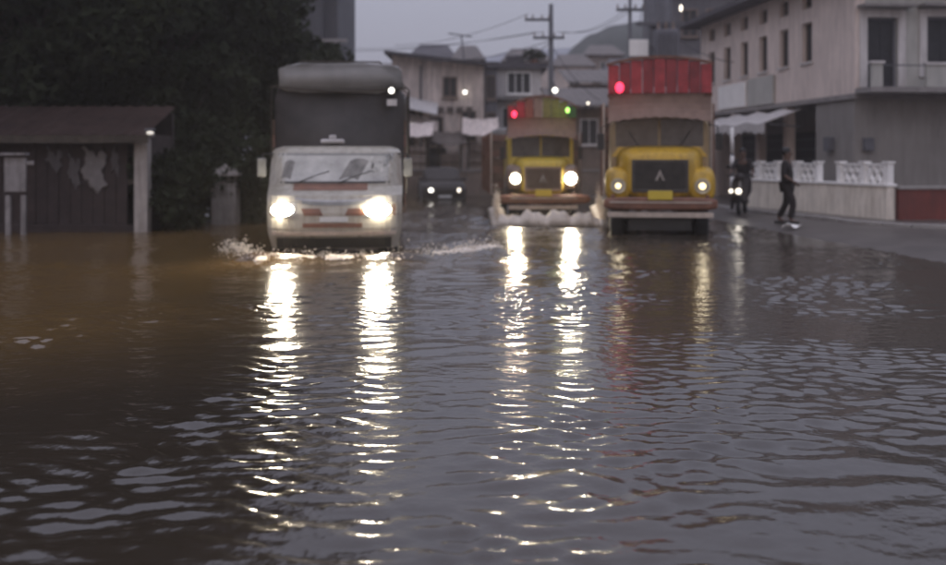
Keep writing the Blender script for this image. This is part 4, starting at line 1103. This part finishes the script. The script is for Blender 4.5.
aw = bx('downpipe', M['pole'], H1, pX(420, HY_), pX(422, HY_), HY_ - .12, HY_ - .03, 0, zt)
MB().patch(lambda u, v: (pX(386, HY_) + 2.3 * u, HY_ - .02 - 1.4 * (1 - v), pZ(104, HY_) - .5 * u + .55 * v), 10, 3, (0, 0, -.05)).build('awning', M['trim'], H1)
MB().patch(lambda u, v: (pX(400, HY_) + 1.7 * u, HY_ - .02 - 1.2 * (1 - v), pZ(122, HY_) - .45 * u + .5 * v), 10, 3, (0, 0, -.05)).build('awning', M['pale_house'], H1)
bx('door', M['shutter'], H1, pX(424, HY_), pX(446, HY_), HY_ - .03, HY_ - .002, 0.2, 2.0)
for k in range(9): bx('parapet_block', M['tin'], H1, h0 - .1 + .42 * k, h0 + .18 + .42 * k, HY_ - .1, HY_ - .02, 3.55, 3.8)
wl_ = thing('wall_lamp', 'lit white bulb on the front of the pale house', 'lamp', px(465, 92, HY_ - .3))
MB().sphere((0, 0, 0), .085, 10, 8).build('bulb', E_bulb, wl_, smooth=True)
MB().tube([(0, .3, .12), (0, .1, .2), (0, 0, .08)], .02, 6).build('bracket', M['pole'], wl_)
an = thing('roof_antenna', 'thin antenna mast with crossbar on the pale house roof', 'antenna', (pX(464, 48), 48, pZ(62, 48) + .1))
MB().tube([(0, 0, 0), (-.12, 0, 1.15)], .035, 6).build('mast', M['pole'], an)
MB().tube([(-.75, 0, 1.28), (.4, 0, 1.12)], .03, 6).build('crossbar', M['pole'], an)
for k in range(4): MB().tube([(-.55 + .25 * k, -.3, 1.24 - .035 * k), (-.55 + .25 * k, .3, 1.24 - .035 * k)], .015, 5).build('element', M['pole'], an)

def stall(label, a, c, ytop, Y, m, rise):
    x0_, x1_ = pX(a, Y), pX(c, Y); zt_ = pZ(ytop, Y); w_ = x1_ - x0_
    S_ = thing('roadside_stall', label, 'stall', (x0_, Y, 0), 0, 'stalls before the pale house')
    for q in (0.05, w_ - .05):
        for dy in (0.0, 1.4): bx('post', M['bark'], S_, q - .04, q + .04, dy - .04, dy + .04, -.3, zt_ + (rise if dy else 0) - .03)
    MB().patch(lambda u, v: (-.2 + (w_ + .4) * u, -.5 + 2.1 * v, zt_ + rise * (v * 2.1 - .5) / 1.4 - .08 * math.sin(math.pi * u) + .02 * math.sin(u * 19)), 14, 4, (0, 0, .03)).build('canopy', M[m], S_)
    bx('counter', M['house_brown'], S_, .1, w_ - .1, .1, .7, -.3, .75); bx('back_board', M['pale_house'], S_, .1, w_ - .1, 1.45, 1.5, -.3, zt_ - .55)
    for q in range(3): bx('shelf', M['plank'], S_, .12, w_ - .12, 1.15, 1.445, .9 + q * .45, .93 + q * .45)
    return S_
stall('roadside stall with pale sagging canopy behind the sheeted load', 404, 428, 132, 40.0, 'pale_house', .4)
stall('roadside stall with brown canopy in the middle of the row', 437, 462, 140, 41.2, 'tin', .35)
stall('roadside stall with greyish canopy beside the dark narrow house', 467, 494, 130, 41.6, 'pale_house', .5)

# dark narrow house front, then white framed house
NY = 46.0
H2 = thing('dark_narrow_house', 'narrow dark house front squeezed between two pale houses', 'building', (0, 0, 0))
n0, n1 = pX(485, NY), pX(497, NY)
bx('wall', M['tower'], H2, n0, n1, NY, NY + 5, 0, pZ(66, NY))
bx('cornice', M['roof'], H2, n0 - .1, n1 + .1, NY - .25, NY - .003, pZ(68, NY), pZ(62, NY))
for k in range(2): window(H2, n0 + .12, n1 - .12, 2.6 + 1.7 * k, 3.6 + 1.7 * k, NY, M['house_brown'], M['shutter'], .05)
WY = 48.0
H3 = thing('white_framed_house', 'white house with one wide dark window above the second truck', 'building', (0, 0, 0))
q0, q1 = pX(496, WY), pX(541, WY)
zr = pZ(69, WY)
bx('wall', M['trim'], H3, q0, q1, WY, WY + 7, 0, zr)
bx('parapet', M['roof'], H3, q0 - .2, q1 + .3, WY - .3, WY + 7.1, zr + .002, zr + .28)
window(H3, pX(508, WY), pX(530, WY), pZ(93, WY), pZ(73, WY), WY, M['white'], M['shutter'], .1, 2)
bx('ledge', M['concrete'], H3, q0 - .1, q1 + .2, WY - .5, WY - .003, pZ(100, WY), pZ(97, WY))
window(H3, pX(503, WY), pX(518, WY), pZ(130, WY), pZ(108, WY), WY, M['white'], M['shutter'], .08)
window(H3, pX(524, WY), pX(538, WY), pZ(130, WY), pZ(108, WY), WY, M['white'], M['shutter'], .08)
MB().box(q0 + .5, q0 + 1.4, WY + .6, WY + 1.4, zr + .282, zr + .75).build('water_tank', M['roof'], H3, .08)
rp_ = thing('roof_plant', 'dark bushy pot plant on the white house roof', 'plant', (pX(535, WY), WY + .5, zr + .29))
MB().tube([(0, 0, 0), (0, 0, .22)], [.14, .19], 10).build('pot', M['brown'], rp_)
leaf_mesh('foliage', [(0, 0, .5), (-.3, .1, .42), (.25, 0, .4)], [(.35, .35, .28)] * 3, [130] * 3, .09, M['leaf_a'], rp_, 5)

# brown roofs climbing to the right of the pole
def shed_house(name, label, a, c, ytop, ybase, Y, m, roofm, deep=5.0, slope=.9):
    H = thing(name, label, 'building', (0, 0, 0))
    x0_, x1_ = pX(a, Y), pX(c, Y); zt_ = pZ(ytop, Y)
    bx('wall', M[m], H, x0_, x1_, Y, Y + deep, 0, zt_)
    MB().patch(lambda u, v: (x0_ - .3 + (x1_ - x0_ + .6) * u, Y - .7 + (deep + 1.2) * v, zt_ + .02 + slope * v + .012 * math.sin(u * 60)), 80, 3, (0, 0, .06)).build('roof', M[roofm], H)
    nwin = max(1, int((x1_ - x0_) / 1.7))
    for k in range(nwin):
        xc = x0_ + (x1_ - x0_) * (k + .5) / nwin
        window(H, xc - .32, xc + .32, zt_ - 1.5, zt_ - .5, Y, M['trim'], M['shutter'], .06)
    return H
shed_house('brown_house', 'brown tin roofed house between the pole and the red boarded truck', 556, 622, 108, 190, 42.0, 'house_brown', 'tin', 5, 1.15)
shed_house('brown_house', 'upper brown roofed house stepping up the wooded slope', 572, 640, 84, 150, 55.0, 'house_brown', 'tin', 5, 1.2)
shed_house('brown_house', 'grey tin roofed house hidden behind the red boarded truck', 655, 712, 62, 150, 50.0, 'pale_house', 'roof', 5, .8)
shed_house('brown_house', 'low pale house peeping left of the sheeted load', 340, 392, 68, 150, 50.0, 'pale_house', 'tin', 5, .7)

# small houses climbing the hillside
def small_house(label, a, c, ytop, Y, m, roofm, lit=None):
    x0_, x1_ = pX(a, Y), pX(c, Y); zt_ = pZ(ytop, Y)
    H = thing('hillside_house', label, 'house', ((x0_ + x1_) / 2, Y, 0), 0, 'small houses on the hillside')
    hw_ = (x1_ - x0_) / 2
    bx('wall', M[m], H, -hw_, hw_, 0, 6, -1, zt_)
    MB().add([(-hw_ - .4, -.5, zt_ + .003), (hw_ + .4, -.5, zt_ + .003), (hw_ + .4, 6.5, zt_ + .003), (-hw_ - .4, 6.5, zt_ + .003), (-hw_ * .7, 3, zt_ + 1.3), (hw_ * .7, 3, zt_ + 1.3)],
             [(3, 2, 1, 0), (0, 1, 5, 4), (2, 3, 4, 5), (1, 2, 5), (3, 0, 4)]).build('roof', M[roofm], H)
    n_ = max(1, int(hw_ * 2 / 2.0))
    for k in range(n_):
        xc = -hw_ + 2 * hw_ * (k + .5) / n_
        window(H, xc - .4, xc + .4, zt_ - 1.9, zt_ - .7, 0, M['trim'], M['shutter'], .08)
    return H
small_house('pale hillside house with brown roof left of the far pole', 506, 548, 61, 78, 'pale_house', 'tin')
small_house('broad pale hillside house just right of the far pole', 556, 592, 66, 84, 'pale_house', 'tin')
small_house('brown hillside house highest on the wooded slope', 588, 622, 55, 96, 'house_brown', 'tin')
small_house('small white hillside house under the slim pole', 610, 640, 70, 88, 'trim', 'roof')
small_house('grey hillside house behind the pale house roof', 412, 452, 58, 70, 'tower', 'roof')
small_house('narrow white hillside house behind the antenna', 456, 480, 60, 66, 'trim', 'tin')
for lb, a, y_, Y in (('lit bulb on a brown roofed house by the far pole', 588, 103, 41.5), ('small lit bulb under the pale house awning', 412, 124, 42.4), ('dim bulb beside the dark narrow house', 478, 131, 43.5)):
    q = thing('wall_lamp', lb, 'lamp', px(a, y_, Y))
    MB().sphere((0, 0, 0), .055, 8, 6).build('bulb', E_small, q, smooth=True); MB().tube([(0, .4, .1), (0, .1, .18), (0, 0, .06)], .015, 6).build('bracket', M['pole'], q)

# grey block filling the gap behind the double pole
GY = 47.0
GB = thing('grey_block', 'dark grey three storey block between double pole and lilac building', 'building', (0, 0, 0))
k0, k1 = pX(672, GY), pX(752, GY)
bx('wall', M['big_grey'], GB, k0, k1, GY, GY + 8, 0, 10.6)
bx('parapet', M['concrete'], GB, k0 - .15, k1 + .15, GY - .2, GY + 8.1, 10.602, 11.0)
for k in range(3):
    bx('floor_band', M['concrete'], GB, k0 - .05, k1, GY - .12, GY - .003, 3.3 + 2.9 * k, 3.5 + 2.9 * k)
    for q in range(3):
        window(GB, k0 + .5 + q * 1.15, k0 + 1.15 + q * 1.15, 1.5 + 2.9 * k, 2.7 + 2.9 * k, GY, M['house_brown'], M['shutter'], .07)

# low dark stone wall closing the road end
LW = thing('low_wall', 'low dark wall across the far end of the flooded road', 'wall', (0, 0, 0))
mb = bx('wall_base', M['house_brown'], LW, pX(395, 41), pX(600, 41), 41.0, 41.25, -.3, 1.0)
bx('coping', M['concrete'], LW, pX(395, 41) - .05, pX(600, 41) + .05, 40.95, 41.3, 1.002, 1.08)

# ------------------------------------------------------------------ poles and wires
def pole(label, pxx, Y, top_px, arms, r=.10, base=0.0, lamp=None):
    X = pX(pxx, Y); zt_ = pZ(top_px, Y)
    P_ = thing('utility_pole', label, 'pole', (X, Y, base))
    MB().tube([(0, 0, -.3), (0, 0, zt_ - base)], [r * 1.3, r * .8], 10).build('shaft', M['pole'], P_, smooth=True)
    for (y_, half, off) in arms:
        z = pZ(y_, Y) - base
        am = bx('crossarm', M['pole'], P_, off - half, off + half, -.06 - r, -r + .02, z - .05, z + .05)
        for k in (-1, -.4, .4, 1):
            MB().tube([(off + half * k * .92, -r - .02, z + .05), (off + half * k * .92, -r - .02, z + .2)], [.035, .025], 6).build('insulator', M['house_brown'], am)
    if lamp:
        z = pZ(lamp[1], Y) - base; xo = pX(lamp[0], Y) - X
        a_ = MB().tube([(0, 0, z + .3), (xo * .6, -.3, z + .35), (xo, -.5, z + .1)], .03, 6).build('lamp_arm', M['pole'], P_)
        MB().sphere((xo, -.5, z), .10, 10, 8).build('bulb', E_bulb, a_, smooth=True)
    return Vector((X, Y, 0))
def wire(label, pts, r=.014, sag=.25):
    P_ = []
    for a, c in zip(pts, pts[1:]):
        for k in range(13):
            f = k / 12
            p = Vector(a).lerp(Vector(c), f); p.z -= sag * 4 * f * (1 - f); P_.append(p)
    return tag(MB().tube(P_, r, 5).build('power_line', M['pole']), label, 'power line', 'overhead power lines')
PY = 40.0
pole('utility pole with two crossarms rising above the white framed house', 551, PY, 4, [(38, .62, -.1), (20, .5, -.55)], .11, 0, (554, 91))
pole('slim utility pole just left of the double pole', 630, 36.0, -30, [(10, .5, 0)], .07)
# double pole with transformer behind the red boarded truck
DY = 33.0
DP = thing('transformer_pole', 'dark double pole carrying a transformer above the red boarded truck', 'pole', (pX(659, DY), DY, 0))
zt_ = pZ(-40, DY)
for s1 in (-1, 1): MB().tube([(s1 * .22, 0, -.3), (s1 * .22, 0, zt_)], [.17, .12], 10).build('shaft', M['pole'], DP, smooth=True)
for z in (4.6, 5.9): bx('crossarm', M['pole'], DP, -.8, .8, -.26, -.14, z, z + .12)
tf = bx('transformer', M['tower'], DP, -.26, .5, -.85, -.27, 4.75, 5.7, .03)
for k in range(6): bx('cooling_fin', M['tower'], tf, -.22 + k * .12, -.19 + k * .12, -.93, -.852, 4.85, 5.6)
for k in range(3): MB().tube([(-.12 + k * .24, -.55, 5.7), (-.12 + k * .24, -.55, 5.98)], [.05, .03], 8).build('bushing', M['house_brown'], tf)
sg = thing('sign_board', 'small white board fixed by the double pole', 'sign', px(639, 48, 32.5))
bx('panel', M['white'], sg, -.32, .30, -.03, .02, -.26, .28, .01); bx('bracket', M['pole'], sg, .29, .55, .021, .08, -.05, .05)
sl = thing('street_lamp_head', 'bright lamp hung on the upper double pole arm', 'lamp', px(681, 8, DY - .5))
MB().sphere((0, 0, 0), .07, 10, 8, (.7, .7, 1.6)).build('bulb', E_small, sl, smooth=True); MB().tube([(0, .35, .2), (0, .1, .25), (0, 0, .1)], .02, 6).build('bracket', M['pole'], sl)
pc = Vector((pX(551, PY), PY, 0)); z1_, z2_ = pZ(37, PY), pZ(19, PY)
for k, dx in enumerate((-.6, -.3, .25, .5)):
    wire(['power line sagging left from the far pole, lowest', 'power line sagging left from the far pole, second lowest', 'power line running right from the far pole towards the slim pole', 'upper power line running right from the far pole'][k],
         [(pc.x + dx, PY - .13, z1_ + .2), ((-9, 52, 7.2 + .15 * k) if k < 2 else (pX(630, 36) + .2 * (k - 2), 35.9, pZ(9, 36.0) + .1))], .012, .35)
wire('power line hanging from the upper arm of the far pole', [(pc.x - .9, PY - .13, z2_ + .2), (pX(395, 46), 46, pZ(45, 46))], .012, .3)
for k, (xa, ya, xb, yb, Yb) in enumerate(((551, 40, 418, 60, 43.5), (551, 42, 486, 66, 45.7), (551, 44, 600, 100, 41.5), (659, 22, 735, 62, 36))):
    wire(['drop cable from the far pole to the pale house eave', 'drop cable from the far pole to the dark narrow house', 'drop cable from the far pole to the brown house', 'drop cable from the double pole to the lilac building'][k], [px(xa, ya, PY if k < 3 else DY), px(xb, yb, Yb)], .016, .3)
wire('thick cable slung between slim pole and double pole', [(pX(630, 36.0) + .4, 35.9, pZ(9, 36) + .1), (pX(659, DY) - .7, DY - .2, 5.95)], .018, .15)

# ------------------------------------------------------------------ wet evening air
hz = MB().box(-260, 260, -70, 340, -2.5, 29.5).build('haze', M['foam'])
hm = bpy.data.materials.new('wet_air'); hm.use_nodes = True
ht = hm.node_tree
ht.nodes.remove(ht.nodes['Principled BSDF'])
pv = ht.nodes.new('ShaderNodeVolumePrincipled')
pv.inputs['Color'].default_value = (0.96, 0.93, 0.92, 1)
pv.inputs['Density'].default_value = 0.0014
pv.inputs['Anisotropy'].default_value = 0.5
ht.links.new(pv.outputs[0], [n for n in ht.nodes if n.type == 'OUTPUT_MATERIAL'][0].inputs['Volume'])
hz.data.materials.clear(); hz.data.materials.append(hm)
tag(hz, 'thin even wet evening haze filling the street', 'haze', kind='stuff')
